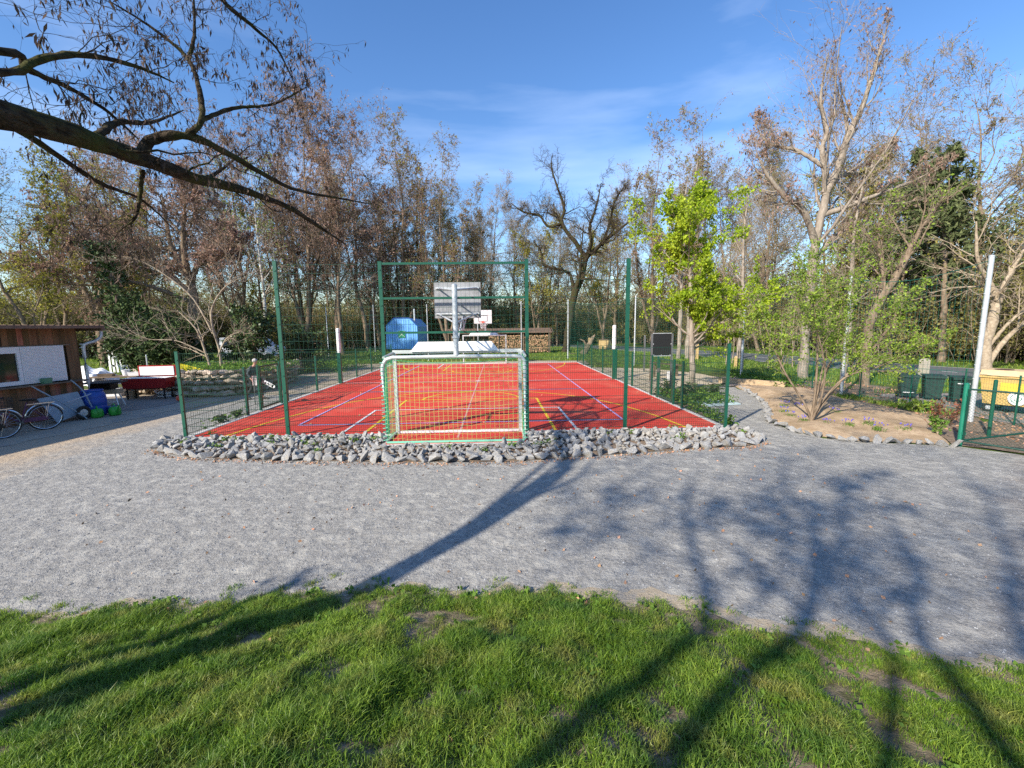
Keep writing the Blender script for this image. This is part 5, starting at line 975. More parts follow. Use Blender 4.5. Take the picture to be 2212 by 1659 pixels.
def tub(name, loc, w, d, h, m, label, cat, rz=0, taper=.85, wall=.01, group=None):
    g = MB(); a, b_ = w / 2, d / 2; c, e = a * taper, b_ * taper
    o_ = [(-c, -e, 0), (c, -e, 0), (c, e, 0), (-c, e, 0), (-a, -b_, h), (a, -b_, h), (a, b_, h), (-a, b_, h)]; k = wall
    i_ = [(-a + k, -b_ + k, h), (a - k, -b_ + k, h), (a - k, b_ - k, h), (-a + k, b_ - k, h), (-c + k, -e + k, k), (c - k, -e + k, k), (c - k, e - k, k), (-c + k, e - k, k)]
    g.add(o_ + i_, [(3, 2, 1, 0), (0, 1, 5, 4), (1, 2, 6, 5), (2, 3, 7, 6), (3, 0, 4, 7), (4, 5, 9, 8), (5, 6, 10, 9), (6, 7, 11, 10), (7, 4, 8, 11), (8, 9, 13, 12), (9, 10, 14, 13), (10, 11, 15, 14), (11, 8, 12, 15), (12, 13, 14, 15)])
    o = g.build(name, m); o.location = loc; o.rotation_euler = (0, 0, rz); return tag(o, label, cat, group)
tub('plastic_box', sw(.66, .16, 1.073), .22, .16, .15, M['sagepl'], 'sage green plastic box on the ledge under the white shutter', 'box', SD)
tub('tray', sw(1.05, .15, 1.073), .24, .16, .04, M['black'], 'flat black tray on the shed ledge beside the green box', 'tray', SD)
def tube_obj(name, P_, r, m, par, k=8): g = MB(); g.tube(P_, r, k); return g.build(name, m, par, smooth=True)
def bicycle(loc, rz, label, fm, basket=False, lean=.12):
    t = thing('bicycle', loc, label, 'bicycle', rz=rz); t.rotation_euler = (lean, 0, rz); R_w = .34
    for nm, x in (('rear_wheel', 0), ('front_wheel', 1.08)):
        g = MB(); g.ring((x, 0, R_w), R_w - .015, .018, 'y', 36, 8); w = g.build(nm, M['blackrub'], t, smooth=True)
        g = MB(); g.ring((x, 0, R_w), R_w - .035, .010, 'y', 36, 6); g.cyl((x, -.04, R_w), (x, .04, R_w), .02, 8)
        for k in range(18):
            a = k * math.pi * 2 / 18; g.cyl((x, .02 * (-1) ** k, R_w), (x + (R_w - .04) * math.cos(a), 0, R_w + (R_w - .04) * math.sin(a)), .0022, 4)
        g.build('spokes', M['chrome'], w)
        g = MB(); g.ring((x, 0, R_w), R_w + .03, .018, 'y', 18, 6, a0=.25 if nm[0] == 'r' else .55, a1=2.75); g.build('mudguard', M['chrome'], t)
    g = MB(); H_ = (.95, 0, .86); B_ = (.44, 0, .30); St = (.30, 0, .78)
    for a, b_, r_ in ((H_, (.92, 0, .74), .018), ((.93, 0, .78), (.52, 0, .34), .017), ((.935, 0, .70), (.46, 0, .30), .017), (B_, St, .016), (B_, (0, .03, R_w), .010), (B_, (0, -.03, R_w), .010), ((.33, 0, .68), (0, .03, R_w), .009), ((.33, 0, .68), (0, -.03, R_w), .009), ((.93, 0, .72), (1.08, .04, R_w), .012), ((.93, 0, .72), (1.08, -.04, R_w), .012)): g.cyl(a, b_, r_, 8)
    g.box((.22, .04, .33), (.5, .02, .10)); g.build('frame', fm, t)
    tube_obj('handlebar', smooth_path([(.80, -.28, 1.0), (.90, -.22, 1.02), (.95, -.08, .97), (.94, 0, .94), (.95, .08, .97), (.90, .22, 1.02), (.80, .28, 1.0)], 22), .012, M['chrome'], t)
    for s_ in (-1, 1): tube_obj('grip', [(.87, .25 * s_, 1.012), (.74, .29 * s_, .995)], .018, M['black'], t)
    g = MB(); g.add([(.14, -.09, .86), (.14, .09, .86), (.30, .05, .87), (.44, .012, .86), (.44, -.012, .86), (.30, -.05, .87), (.14, -.07, .81), (.14, .07, .81), (.30, .03, .82), (.42, 0, .83)], [(0, 5, 4, 3, 2, 1), (0, 1, 7, 6), (1, 2, 8, 7), (2, 3, 9, 8), (3, 4, 9), (4, 5, 8, 9), (5, 0, 6, 8), (6, 7, 8)]); g.cyl((.29, 0, .74), (.29, 0, .85), .012, 8); g.build('saddle', M['black'], t)
    g = MB(); g.box((0, 0, .73), (.36, .13, .015)); 
    for s_ in (-1, 1): g.cyl((-.08, .055 * s_, .72), (0, .06 * s_, R_w), .005, 5); g.cyl((.17, .055 * s_, .72), (.32, .02 * s_, .72), .006, 5)
    g.build('luggage_rack', M['chrome'], t); tube_obj('kickstand', [(.22, -.05, .28), (.10, -.22, .02)], .010, M['galv'], t)
    g = MB(); g.cyl((.44, -.06, .30), (.44, .06, .30), .03, 10); g.lathe((.44, -.045, .30), [(.09, 0), (.09, .006)], 18, axis='y'); g.cyl((.44, -.07, .30), (.52, -.07, .16), .008, 6); g.cyl((.44, .07, .30), (.36, .07, .44), .008, 6); g.box((.52, -.12, .16), (.09, .09, .02)); g.box((.36, .12, .44), (.09, .09, .02)); g.build('crank', M['steelgrey'], t)
    g = MB(); g.lathe((-.13, 0, .63), [(.02, 0), (.028, -.01)], 10, axis='x'); g.build('rear_light', M['red'], t)
    if basket:
        g = MB()
        for z in (.76, .84, .92, .99): 
            for a, b_ in (((-.18, -.15), (.16, -.15)), ((.16, -.15), (.16, .15)), ((.16, .15), (-.18, .15)), ((-.18, .15), (-.18, -.15))): g.cyl((*a, z), (*b_, z), .004, 4)
        for x in np.linspace(-.18, .16, 9): g.cyl((x, -.15, .75), (x, -.15, .99), .003, 4); g.cyl((x, .15, .75), (x, .15, .99), .003, 4)
        for y_ in np.linspace(-.15, .15, 8): g.cyl((-.18, y_, .75), (-.18, y_, .99), .003, 4); g.cyl((.16, y_, .75), (.16, y_, .99), .003, 4)
        g.build('basket', M['black'], t)
    return t
bicycle((-11.95, 11.45, -.02), math.atan2(-.86, -.50), 'dark red bicycle with bright mudguards parked on its stand against the shed', M['purple'], False, -.06)
bicycle((-12.0, 10.50, -.02), math.atan2(-.92, -.36), 'black bicycle with a wire basket, cut off by the left edge', M['black'], True, -.06)
# wheelbarrow tipped up against the wall
t = thing('wheelbarrow', (-12.62, 12.45, 0), 'blue-grey wheelbarrow tipped upright against the shed, its wheel at the bottom right', 'wheelbarrow', rz=SD - math.radians(6)); t.rotation_euler = (0, 0, SD - .1)
Rx = Euler((-.16, 0, 0)).to_matrix()
g = MB(); P0_ = [(-.50, -.14, .72), (.44, -.14, .78), (.50, -.30, .22), (-.26, -.34, .02)]
g.prism(P0_, (0, .02, .004)); g.prism([(-.50, -.14, .72), (.44, -.14, .78), (.36, .10, .66), (-.40, .10, .62)], (0, .0, .015)); g.prism([(.44, -.14, .78), (.50, -.30, .22), (.40, .0, .26), (.36, .10, .66)], (.015, 0, 0)); g.build('tray', M['bwheel'], t)
for a in (((-.62, -.20, 1.10), (-.18, -.42, .60), (.34, -.50, .02)), ((.30, -.16, 1.16), (.48, -.30, .80), (.60, -.36, .30))):
    tube_obj('handle', smooth_path(a, 10), .018, M['bwheel'], t)
tube_obj('brace', [(-.05, -.46, .56), (.62, -.36, .70)], .012, M['galv'], t)
g = MB(); g.ring((.30, -.46, .20), .155, .045, 'y', 28, 8); w = g.build('wheel', M['blackrub'], t, smooth=True); g = MB(); g.lathe((.30, -.49, .20), [(.10, 0), (.11, .03), (.10, .06)], 18, axis='y'); g.cyl((.30, -.54, .2), (.30, -.38, .2), .02, 8); g.build('rim', M['galv'], w)
t = thing('rain_barrel', (-12.35, 13.25, 0), 'blue plastic barrel standing beside the shed corner', 'barrel')
g = MB(); g.lathe((0, 0, 0), [(.25, 0), (.28, .03), (.30, .2), (.305, .30), (.30, .31), (.31, .33), (.31, .52), (.30, .54), (.305, .56), (.29, .66), (.25, .72), (.25, .76)], 28); g.build('body', M['barrel'], t, smooth=True)
g = MB(); g.ring((0, 0, .765), .25, .018, 'z', 28, 6); g.lathe((0, 0, .75), [(.245, 0), (.24, .012)], 28); g.build('lid', M['barrel'], t)
t = thing('plastic_tub', (-12.05, 13.5, 0), 'blue tub with a spout on the ground beside the barrel', 'tub'); g = MB(); g.lathe((0, 0, 0), [(.10, 0), (.14, .2), (.15, .22)], 16); g.build('body', M['barrel'], t); g = MB(); g.ring((0, 0, .22), .14, .01, 'z', 16, 5); g.build('rim', M['barrel'], t)
def can(loc, rz, label):
    t = thing('watering_can', loc, label, 'watering can', rz=rz); g = MB(); g.lathe((0, 0, 0), [(.12, 0), (.15, .04), (.145, .2), (.11, .25), (.06, .255)], 20); g.build('body', M['greenpl'], t, smooth=True)
    g = MB(); g.tube([(-.12, 0, .05), (-.22, 0, .18), (-.30, 0, .30)], [.035, .022, .016], 10); g.lathe((-.31, 0, .30), [(.016, 0), (.04, .03)], 10); g.build('spout', M['greenpl'], t)
    tube_obj('handle', smooth_path([(-.05, 0, .25), (.02, 0, .34), (.14, 0, .30), (.19, 0, .18), (.14, 0, .06)], 16), .014, M['greenpl'], t)
can((-11.98, 12.92, 0), math.radians(-40), 'green watering can with its spout to the left, nearer one by the barrel'); can((-11.75, 13.25, 0), math.radians(150), 'green watering can behind the nearer one, right of the barrel')
# work bench with wheelbarrow tub on it
t = thing('saw_horse', (-13.3, 14.9, 0), 'small white-legged wooden work stand beside the barrel', 'work stand', rz=.25)
g = MB(); g.box((0, 0, .50), (.62, .34, .14)); g.build('top', M['wood'], t)
for sx in (-1, 1):
    for sy in (-1, 1): g = MB(); g.cyl((sx * .20, sy * .10, .43), (sx * .30, sy * .20, 0), .02, 6); g.build('leg', M['white'], t)
g = MB(); g.cyl((-.27, -.17, .16), (.27, -.17, .16), .014, 6); g.build('rung', M['white'], t); g = MB(); g.cyl((-.25, .17, .22), (.25, .17, .22), .014, 6); g.build('rung', M['white'], t)
t = thing('barrow_tray', (-13.55, 15.0, .571), 'black upturned barrow tray lying on the wooden work stand', 'tray', rz=.2)
g = MB(); g.prism([(-.52, -.36, .22), (.5, -.34, .20), (.56, .3, .22), (-.4, .36, .24)], (0, 0, .025)); g.prism([(-.3, -.2, 0), (.3, -.2, 0), (.3, .2, 0), (-.3, .2, 0)], (0, 0, .22)); g.build('shell', M['black'], t)
g = MB(); g.ring((0, 0, .245), .5, .015, 'z', 20, 5); g.build('rim', M['black'], t)
# red chest on stand
t = thing('chest', (-13.2, 16.45, 0), 'long dark red chest with open white lid on a black metal stand', 'chest', rz=.12)
g = MB(); L_, D_ = 1.52, .62
def shell(mb, L_, D_, z0, z1, k=.03, fl=.06):
    a, b_, c, e = L_ / 2, D_ / 2, L_ / 2 - fl, D_ / 2 - fl / 2
    v = [(-c, -e, z0), (c, -e, z0), (c, e, z0), (-c, e, z0), (-a, -b_, z1), (a, -b_, z1), (a, b_, z1), (-a, b_, z1), (-a + k, -b_ + k, z1), (a - k, -b_ + k, z1), (a - k, b_ - k, z1), (-a + k, b_ - k, z1), (-c + k, -e + k, z0 + k), (c - k, -e + k, z0 + k), (c - k, e - k, z0 + k), (-c + k, e - k, z0 + k)]
    mb.add(v, [(3, 2, 1, 0), (0, 1, 5, 4), (1, 2, 6, 5), (2, 3, 7, 6), (3, 0, 4, 7)], 0); mb.add(v, [(4, 5, 9, 8), (5, 6, 10, 9), (6, 7, 11, 10), (7, 4, 8, 11), (8, 9, 13, 12), (9, 10, 14, 13), (10, 11, 15, 14), (11, 8, 12, 15), (12, 13, 14, 15)], 1)
shell(g, L_, D_, .42, .80); g.build('body', [M['red'], M['whitein']], t)
g = MB(); g.box((.12, .36, 1.02), (L_ - .22, .04, .42)); g.build('lid', M['red'], t)
g = MB(); g.box((.12, .328, 1.02), (L_ - .34, .022, .34)); g.build('lid_lining', M['whitein'], t)
for sx in (-.62, .62):
    for sy in (-.22, .22): g = MB(); g.box((sx, sy, .21), (.035, .035, .42)); g.build('leg', M['black'], t)
g = MB(); g.box((0, -.22, .12), (1.2, .02, .02)); g.box((0, .22, .12), (1.2, .02, .02)); g.box((0, -.22, .405), (1.27, .03, .03)); g.build('rail', M['black'], t)
# tables and clutter
def table(loc, rz, w, d, h, label, m, lm):
    t = thing('table', loc, label, 'table', rz=rz); g = MB(); g.box((0, 0, h - .02), (w, d, .04)); g.build('tabletop', m, t)
    for sx in (-1, 1):
        for sy in (-1, 1): g = MB(); g.box((sx * (w / 2 - .06), sy * (d / 2 - .06), (h - .04) / 2), (.045, .045, h - .04)); g.build('leg', lm, t)
    return t
table((-15.0, 17.3, 0), .1, 1.7, .7, .80, 'dark work table between the shed and the red chest', M['wooddk'], M['black'])
table((-17.0, 17.7, 0), .1, 1.4, .8, .82, 'table under the white tarpaulin beside the shed corner', M['wooddk'], M['black'])
g = MB(); nx_, ny_ = 26, 16; V = []
for j in range(ny_):
    for i in range(nx_):
        u = i / (nx_ - 1) * 2 - 1; v = j / (ny_ - 1) * 2 - 1; x_ = u * 1.08; y_ = v * .62; e = max(abs(u), abs(v)); z_ = .30 * (1 - abs(u + .1)) * (1 - v * v * .5) + .05 * math.sin(u * 11 + v * 5) + .035 * math.sin(v * 13 - u * 4)
        if e > .78: z_ -= (e - .78) * (2.2 if u > -.2 else 1.0)
        V.append((x_, y_, max(z_, -.5) + .03))
g.add(V, [(j * nx_ + i, j * nx_ + i + 1, (j + 1) * nx_ + i + 1, (j + 1) * nx_ + i) for j in range(ny_ - 1) for i in range(nx_ - 1)]); o = g.build('tarpaulin', M['tarp'], None, loc=(-16.75, 17.65, .83)); md = o.modifiers.new('s', 'SOLIDIFY'); md.thickness = .008; tag(o, 'crumpled white tarpaulin thrown over the table beside the shed corner', 'tarpaulin')
r = np.random.default_rng(7)
t = thing('bucket', (-14.75, 17.35, .801), 'white bucket on the dark work table left of the red chest', 'bucket'); g = MB(); g.lathe((0, 0, 0), [(.11, 0), (.14, .22), (.145, .23)], 16); g.build('body', M['whiteplastic'], t); g = MB(); g.ring((0, 0, .22), .145, .008, 'x', 14, 4, a0=0, a1=math.pi); g.build('handle', M['galv'], t)
tub('crate', (-14.35, 17.3, .801), .42, .3, .14, M['whiteplastic'], 'low white crate on the work table close to the red chest', 'crate', .1)
tub('crate', (-15.3, 17.1, .801), .5, .26, .10, M['wooddk'], 'dark tool tray on the left end of the work table', 'tray', .3)
tub('crate', (-15.2, 17.3, .0), .6, .4, .32, M['whiteplastic'], 'pale crate on the ground under the work table', 'crate', .1)
tub('crate', (-12.95, 16.9, .0), .55, .3, .18, M['whiteplastic'], 'flat white box on the ground under the red chest', 'crate', .1)
tub('crate', (-14.0, 16.6, .0), .3, .3, .30, M['wood'], 'wooden box beside the left legs of the red chest', 'box', .1)
g = MB(); g.lathe((0, 0, 0), [(.02, 0), (.09, .03), (.115, .1), (.09, .17), (.02, .2)], 14); o = g.build('ball', M['orange'], None, smooth=True, loc=(-11.62, 15.75, 0)); tag(o, 'orange ball on the ground at the foot of the stone wall', 'ball')
t = thing('barrow_tub', (-12.4, 17.5, .9), 'bright yellow tub lying on top of the stone wall', 'tub', rz=.2); g = MB(); g.add([(-.5, -.2, .28), (-.42, .25, .30), (.45, .25, .02), (.42, -.2, .0), (-.3, -.1, .0), (-.3, .2, .0)], [(0, 3, 2, 1), (0, 4, 3), (4, 5, 2, 3), (5, 1, 2), (0, 1, 5, 4)]); g.build('shell', M['yellow'], t); tube_obj('rim', [(-.5, -.2, .28), (-.42, .25, .30), (.45, .25, .02), (.42, -.2, .0)], .02, M['yellow'], t)
g = MB(); g.cyl((0, 0, 0), (0, 0, 1.55), .025, 8); g.box((0, 0, .02), (.3, .3, .04)); o = g.build('pole', M['galv'], None, loc=(-14.9, 18.6, 0)); tag(o, 'thin upright metal pole behind the red chest', 'pole')
# dry stone wall (one wall, its stones are its pattern)
g = MB(); WP = smooth_path([(-15.2, 17.9), (-13.4, 17.2), (-12.3, 16.8), (-11.2, 16.6), (-10.3, 17.0), (-9.9, 18.4), (-10.0, 20.5), (-10.6, 22.5)], 60); r = np.random.default_rng(66)
for z in (.12, .34, .56, .76, .93):
    k = 0.
    while k < 59:
        p = WP[int(k)]; s_ = .14 + .12 * r.random(); me = ROCKS[int(r.integers(16))]; v = np.array([q.co[:] for q in me.vertices]) * s_ * np.array([1.15, .9, .75])
        Rm = np.array(Euler((r.normal() * .2, r.normal() * .2, r.random() * 6.28)).to_matrix()); g.add(v @ Rm.T + (p[0] + r.normal() * .04 + (z * .10), p[1] + z * .18, z), [tuple(q.vertices) for q in me.polygons]); k += s_ * 6.2
tag(g.build('stone_wall', M['walls']), 'low dry stone wall curving behind the left side fence', 'wall')
g = MB(); tri_poly(g, [(-15.2, 18.05), (-13.4, 17.35), (-12.3, 17.0), (-11.2, 16.85), (-10.45, 17.3), (-10.1, 18.6), (-10.2, 20.5), (-10.8, 22.6), (-15, 23.5)], .88)
g.prism([(-15.2, 18.15, -.1), (-13.4, 17.45, -.1), (-12.3, 17.1, -.1), (-11.2, 16.95, -.1), (-10.5, 17.35, -.1), (-10.15, 18.6, -.1), (-10.25, 20.5, -.1), (-10.85, 22.5, -.1), (-15, 23.4, -.1)], (0, 0, .96)); o = g.build('raised_bed', M['litter']); struct(o)
# round table and bench, far left
t = thing('round_table', (-13.6, 24.6, 0), 'round brown wooden table behind the stone wall', 'table'); g = MB(); g.lathe((0, 0, .60), [(1.15, 0), (1.18, .03), (.5, .12), (.02, .15)], 28); g.build('tabletop', M['wooddk'], t); g = MB(); g.lathe((0, 0, 0), [(.35, 0), (.3, .05), (.12, .1), (.12, .6)], 12); g.build('pedestal', M['wooddk'], t)
g = MB(); g.box((0, 0, .40), (.36, .22, .05)); g.box((0, .10, .62), (.36, .03, .16)); 
for sx in (-.14, .14): g.box((sx, 0, .19), (.04, .18, .38))
o = g.build('stool', M['red'], None, loc=(-11.6, 22.9, 0)); tag(o, 'small red seat behind the stone wall, right of the round table', 'seat')
t = thing('slatted_bench', (-17.2, 38.5, 0), 'small dark slatted bench on the lawn left of the court', 'bench', rz=.2)
g = MB(); 
for k in range(5): g.box((0, -.2 + k * .1, .42 + .02 * k), (1.0, .07, .03))
g.build('seat', M['steelgrey'], t)
for sx in (-.4, .4): g = MB(); g.box((sx, 0, .2), (.05, .4, .42)); g.build('leg', M['steelgrey'], t)
def log_pile(x, y, w, h, label, r_, m='wooddk', L=3.2):
    rr_ = np.random.default_rng(int(abs(x) * 10)); g = MB(); z = .12
    while z < h:
        k = x - w / 2 * (1 - z / h * .25) ; 
        while k < x + w / 2 * (1 - z / h * .25): g.cyl((k, y - L / 2 + rr_.normal() * .1, z + rr_.normal() * .02), (k + rr_.normal() * .3, y + L / 2, z), .09 + .05 * rr_.random(), 7); k += .55
        for q in range(3): g.box((x + rr_.normal() * .4, y - L / 2 - .1 * q, z + .08), (w * .9, .16, .05), rr_.normal() * .05)
        z += .24
    return tag(g.build('timber_pile', M[m]), label, 'timber pile')
log_pile(-26.3, 56, 5.5, 1.5, 'low pile of weathered boards and beams in front of the left wood', 1); log_pile(-22.6, 52, 2.4, 1.1, 'small heap of brown brushwood and beams left of the birch', 2)
t = thing('hut', (-26, 33.5, 0), 'small weathered wooden hut roof beyond the shed', 'hut'); g = MB(); g.box((0, 0, .45), (1.6, 1.3, .9)); g.build('wall', M['wooddk'], t); g = MB(); g.prism([(-1.1, -.85, .88), (1.1, -.85, .88), (.45, -.4, 1.5), (-.45, -.4, 1.5)], (0, 1.4, 0)); g.box((0, -.87, .95), (2.3, .04, .1)); g.build('roof', M['wooddk'], t)
t = thing('paling_fence', (-23.4, 27.5, 0), 'short piece of white paling fence just beyond the shed corner', 'fence'); 
for k in range(9): g = MB(); g.box((k * .22 - .9, 0, .65), (.12, .025, 1.3), m=0); g.add([(k * .22 - .96, -.0125, 1.3), (k * .22 - .84, -.0125, 1.3), (k * .22 - .9, -.0125, 1.38), (k * .22 - .96, .0125, 1.3), (k * .22 - .84, .0125, 1.3), (k * .22 - .9, .0125, 1.38)], [(0, 1, 2), (3, 5, 4), (0, 2, 5, 3), (1, 4, 5, 2)]); g.build('paling', M['white'], t)
g = MB(); g.box((0, .03, .4), (2.0, .03, .07)); g.build('rail', M['white'], t); g = MB(); g.box((0, .03, 1.0), (2.0, .03, .07)); g.build('rail', M['white'], t)
t = thing('garden_bench', (-21.5, 27.4, 0), 'long pale plank bench in front of the dark conifers', 'bench'); g = MB(); g.box((0, 0, .62), (3.2, .4, .06)); g.build('seat', M['wood'], t)
for k in (-1.2, 0, 1.2): g = MB(); g.box((k, 0, .3), (.3, .3, .6)); g.build('leg', M['wooddk'], t)
t = thing('parked_van', (-20.2, 36, 0), 'white vehicle mostly hidden behind the evergreen bushes', 'van', rz=.15)
g = MB(); g.prism([(-2.2, -.85, .4), (2.2, -.85, .4), (2.2, -.85, 1.1), (1.5, -.80, 1.25), (.9, -.74, 1.9), (-2.1, -.74, 1.95)], (0, 1.7, 0)); g.build('body', M['whiteplastic'], t)
g = MB(); g.prism([(-1.9, -.86, 1.3), (1.0, -.83, 1.3), (.7, -.78, 1.75), (-1.9, -.78, 1.78)], (0, .02, 0)); g.build('side_window', M['glass'], t)
for x_ in (-1.4, 1.4):
    for y_ in (-.86, .68): g = MB(); g.lathe((x_, y_, .33), [(.33, 0), (.33, .18)], 18, axis='y'); g.build('wheel', M['blackrub'], t)

# ------------------------------------------------------------------ far end: blue trailer, firewood store
t = thing('site_trailer', (-8.45, 38, 0), 'bright blue six-sided site trailer with a stove pipe beyond the court', 'trailer')
prof = [(-1.40, .72), (1.38, .70), (1.38, 2.70), (.72, 3.40), (-.62, 3.42), (-1.32, 2.78)]
g = MB(); g.prism([(x, 0, z) for x, z in prof], (0, 5.5, 0)); g.build('body', M['blue'], t)
g = MB()
for a, b_ in zip(prof[1:], prof[2:]): g.cyl((a[0], -.02, a[1]), (b_[0], -.02, b_[1]), .035, 6)
for x in np.arange(-1.2, 1.3, .2): 
    g.box((x, -.008, 1.9 if abs(x) > .7 else 2.0), (.025, .014, 2.1 if abs(x) > .7 else 2.6))
g.build('trim', mat('trailer_trim', (.03, .13, .42), .5), t)
g = MB(); g.cyl((.93, 1.2, 2.9), (.93, 1.2, 4.15), .07, 12); g.lathe((.93, 1.2, 4.15), [(.09, 0), (.02, .1)], 12); g.build('stove_pipe', M['galv'], t)
g = MB(); g.box((0, -.04, 2.02), (.60, .025, .60)); sg = g.build('assembly_sign', M['signg'], t)
g = MB()
for sx in (-1, 1):
    for sz in (-1, 1):
        c0 = np.array([sx * .22, -.056, 2.02 + sz * .22]); g.box(c0, (.07, .006, .02)); g.box(c0, (.02, .006, .07)); g.add([(sx * .09, -.056, 2.02 + sz * .09), (sx * .17, -.056, 2.02 + sz * .10), (sx * .10, -.056, 2.02 + sz * .17), (sx * .20, -.057, 2.02 + sz * .20), (sx * .18, -.057, 2.02 + sz * .16), (sx * .16, -.057, 2.02 + sz * .18)], [(0, 1, 2), (3, 4, 5)])
for dx in (-.05, 0, .05): g.box((dx, -.058, 1.99), (.03, .006, .09)); g.lathe((dx, -.055, 2.055), [(.018, 0), (.018, -.006)], 10, axis='y')
g.build('symbol', M['white'], sg)
for y_ in (1, 4.3):
    for sx in (-1.1, .92): g = MB(); g.lathe((sx, y_, .36), [(.36, 0), (.36, .2)], 20, axis='x'); g.build('wheel', M['blackrub'], t)
g = MB(); g.box((0, 2.7, .60), (2.5, 5.3, .2)); g.cyl((0, .1, .55), (-.2, -1.4, .35), .05, 8); g.build('chassis', M['black'], t)
t = thing('firewood_store', (1.0, 42.4, 0), 'long firewood store with a brown corrugated roof beyond the court', 'firewood store')
g = MB(); g.prism([(-6.2, -.75, 1.95), (4.2, -.75, 1.95), (4.2, 1.0, 2.35), (-6.2, 1.0, 2.35)], (0, 0, .05))
for k in range(66): g.box((-6.1 + k * .16, .125, 2.215), (.06, 1.79, .03), R=Euler((.225, 0, 0)).to_matrix())
g.build('roof', M['roof'], t)
for x in (-6.0, -3.4, -1.0, 1.4, 3.9):
    for y_ in (-.6, .8): g = MB(); g.box((x, y_, 1.0), (.1, .1, 2.0)); g.build('post', M['wooddk'], t)
g = MB(); g.box((-1, .95, 1.1), (10, .04, 2.1)); g.box((4.0, .1, 1.0), (.04, 1.6, 1.9)); g.build('back_wall', M['wooddk'], t)
g = MB(); r = np.random.default_rng(9)
for z in np.arange(.12, 1.8, .13):
    for x in np.arange(-1.9, 3.8, .135):
        if x > 1.30 and x < 1.5: continue
        a = r.random() * 6.28; s_ = .055 + .022 * r.random(); c0 = np.array([x + r.normal() * .02, -.55 + r.normal() * .05, z + r.normal() * .015])
        v = [(c0[0] + s_ * math.cos(a + q), c0[1], c0[2] + s_ * math.sin(a + q)) for q in (0, 1.3, 2.6, 3.9, 5.1)]; g.prism(v, (0, .9, 0))
tag(g.build('split_logs', M['logs'], t), kind='stuff', label='stacked split logs with pale cut ends')
g = MB(); r = np.random.default_rng(10)
for x in np.arange(-5.8, -2.1, .55):
    g.box((x, -.3, .5 + .2 * r.random()), (.45, .5, .08)); g.box((x, -.3, .9), (.06, .06, 1.0)); g.box((x + .2, -.2, .25), (.4, .4, .4))
g.build('stacked_boards', M['wooddk'], t)
# ------------------------------------------------------------------ right side objects
t = thing('notice_board', (5.95, 15.5, 0), 'square dark notice board seen from behind, right of the court', 'notice board')
g = MB(); g.box((.0, 0, 1.83), (.66, .03, .78)); g.build('board', M['black'], t)
for sx in (-.37, .37): g = MB(); g.box((sx, 0, 1.1), (.06, .06, 2.25)); g.build('post', M['steelgrey'], t)
g = MB(); g.box((0, .0, 1.415), (.68, .04, .02)); g.box((0, 0, 2.235), (.68, .04, .02))
for sx in (-.3, -.02, .3): g.box((sx, -.02, 1.43), (.03, .03, .06))
for sx in (-.33, .33): g.box((sx, -.02, 1.85), (.03, .02, .04))
g.build('bracket', M['galv'], t)
t = thing('swing_post', (8.01, 23.36, 0), 'slim dark steel post standing in the sand', 'post'); g = MB(); g.box((0, 0, .97), (.07, .07, 1.96)); g.build('shaft', M['steelgrey'], t); g = MB(); g.lathe((0, 0, 1.95), [(.055, 0), (.05, .03), (.01, .045)], 10); g.build('cap', M['steelgrey'], t)
t = thing('play_table', (8.3, 21.0, 0), 'dark wooden play table with a sloping board in the sand', 'play table', rz=.2)
g = MB(); g.box((0, 0, .62), (1.6, .5, .06), R=Euler((0, .12, 0)).to_matrix()); g.build('tabletop', M['wooddk'], t)
for sx in (-.65, .6):
    g = MB(); g.box((sx, 0, .3), (.12, .12, .62)); g.build('leg', M['wooddk'], t)
for (x, y, h_, lb) in ((6.95, 19.3, .95, 'square wooden post in the sand behind the right court gate, left one'), (7.25, 19.2, .85, 'square wooden post in the sand behind the right court gate, right one')):
    g = MB(); g.box((0, 0, h_ / 2), (.12, .12, h_)); g.add([(-.06, -.06, h_), (.06, -.06, h_), (.06, .06, h_), (-.06, .06, h_), (0, 0, h_ + .04)], [(0, 1, 4), (1, 2, 4), (2, 3, 4), (3, 0, 4)]); o = g.build('wooden_post', M['wooddk'], None, loc=(x, y, 0)); tag(o, lb, 'post')
tub('sand_bucket', (7.9, 19.4, 0), .28, .28, .42, M['whiteplastic'], 'pale upright box standing in the sand beside the maple', 'box')
g = MB(); a = np.array((9.7, 18.5)); b_ = np.array((11.46, 16.68)); d = (b_ - a); L_ = np.linalg.norm(d); c = (a + b_) / 2
g.box((c[0], c[1], .10), (L_, .16, .22), math.atan2(d[1], d[0])); g.box((c[0], c[1], .2135), (L_ - .02, .14, .012), math.atan2(d[1], d[0])); o = g.build('timber_beam', M['wood']); tag(o, 'pale squared beam edging the bark path behind the flower bed', 'beam')
g = MB(); a = np.array((5.8, 15.9)); 
t = thing('stone_slab', (7.0, 13.6, 0), 'pale bluish slab lying outside the right court gate', 'slab', rz=.3); g = MB(); g.prism([(-.7, -.5, 0), (.5, -.6, 0), (.8, .2, 0), (.2, .5, 0), (-.6, .4, 0)], (0, 0, .03)); g.build('slab', M['matpale'], t)
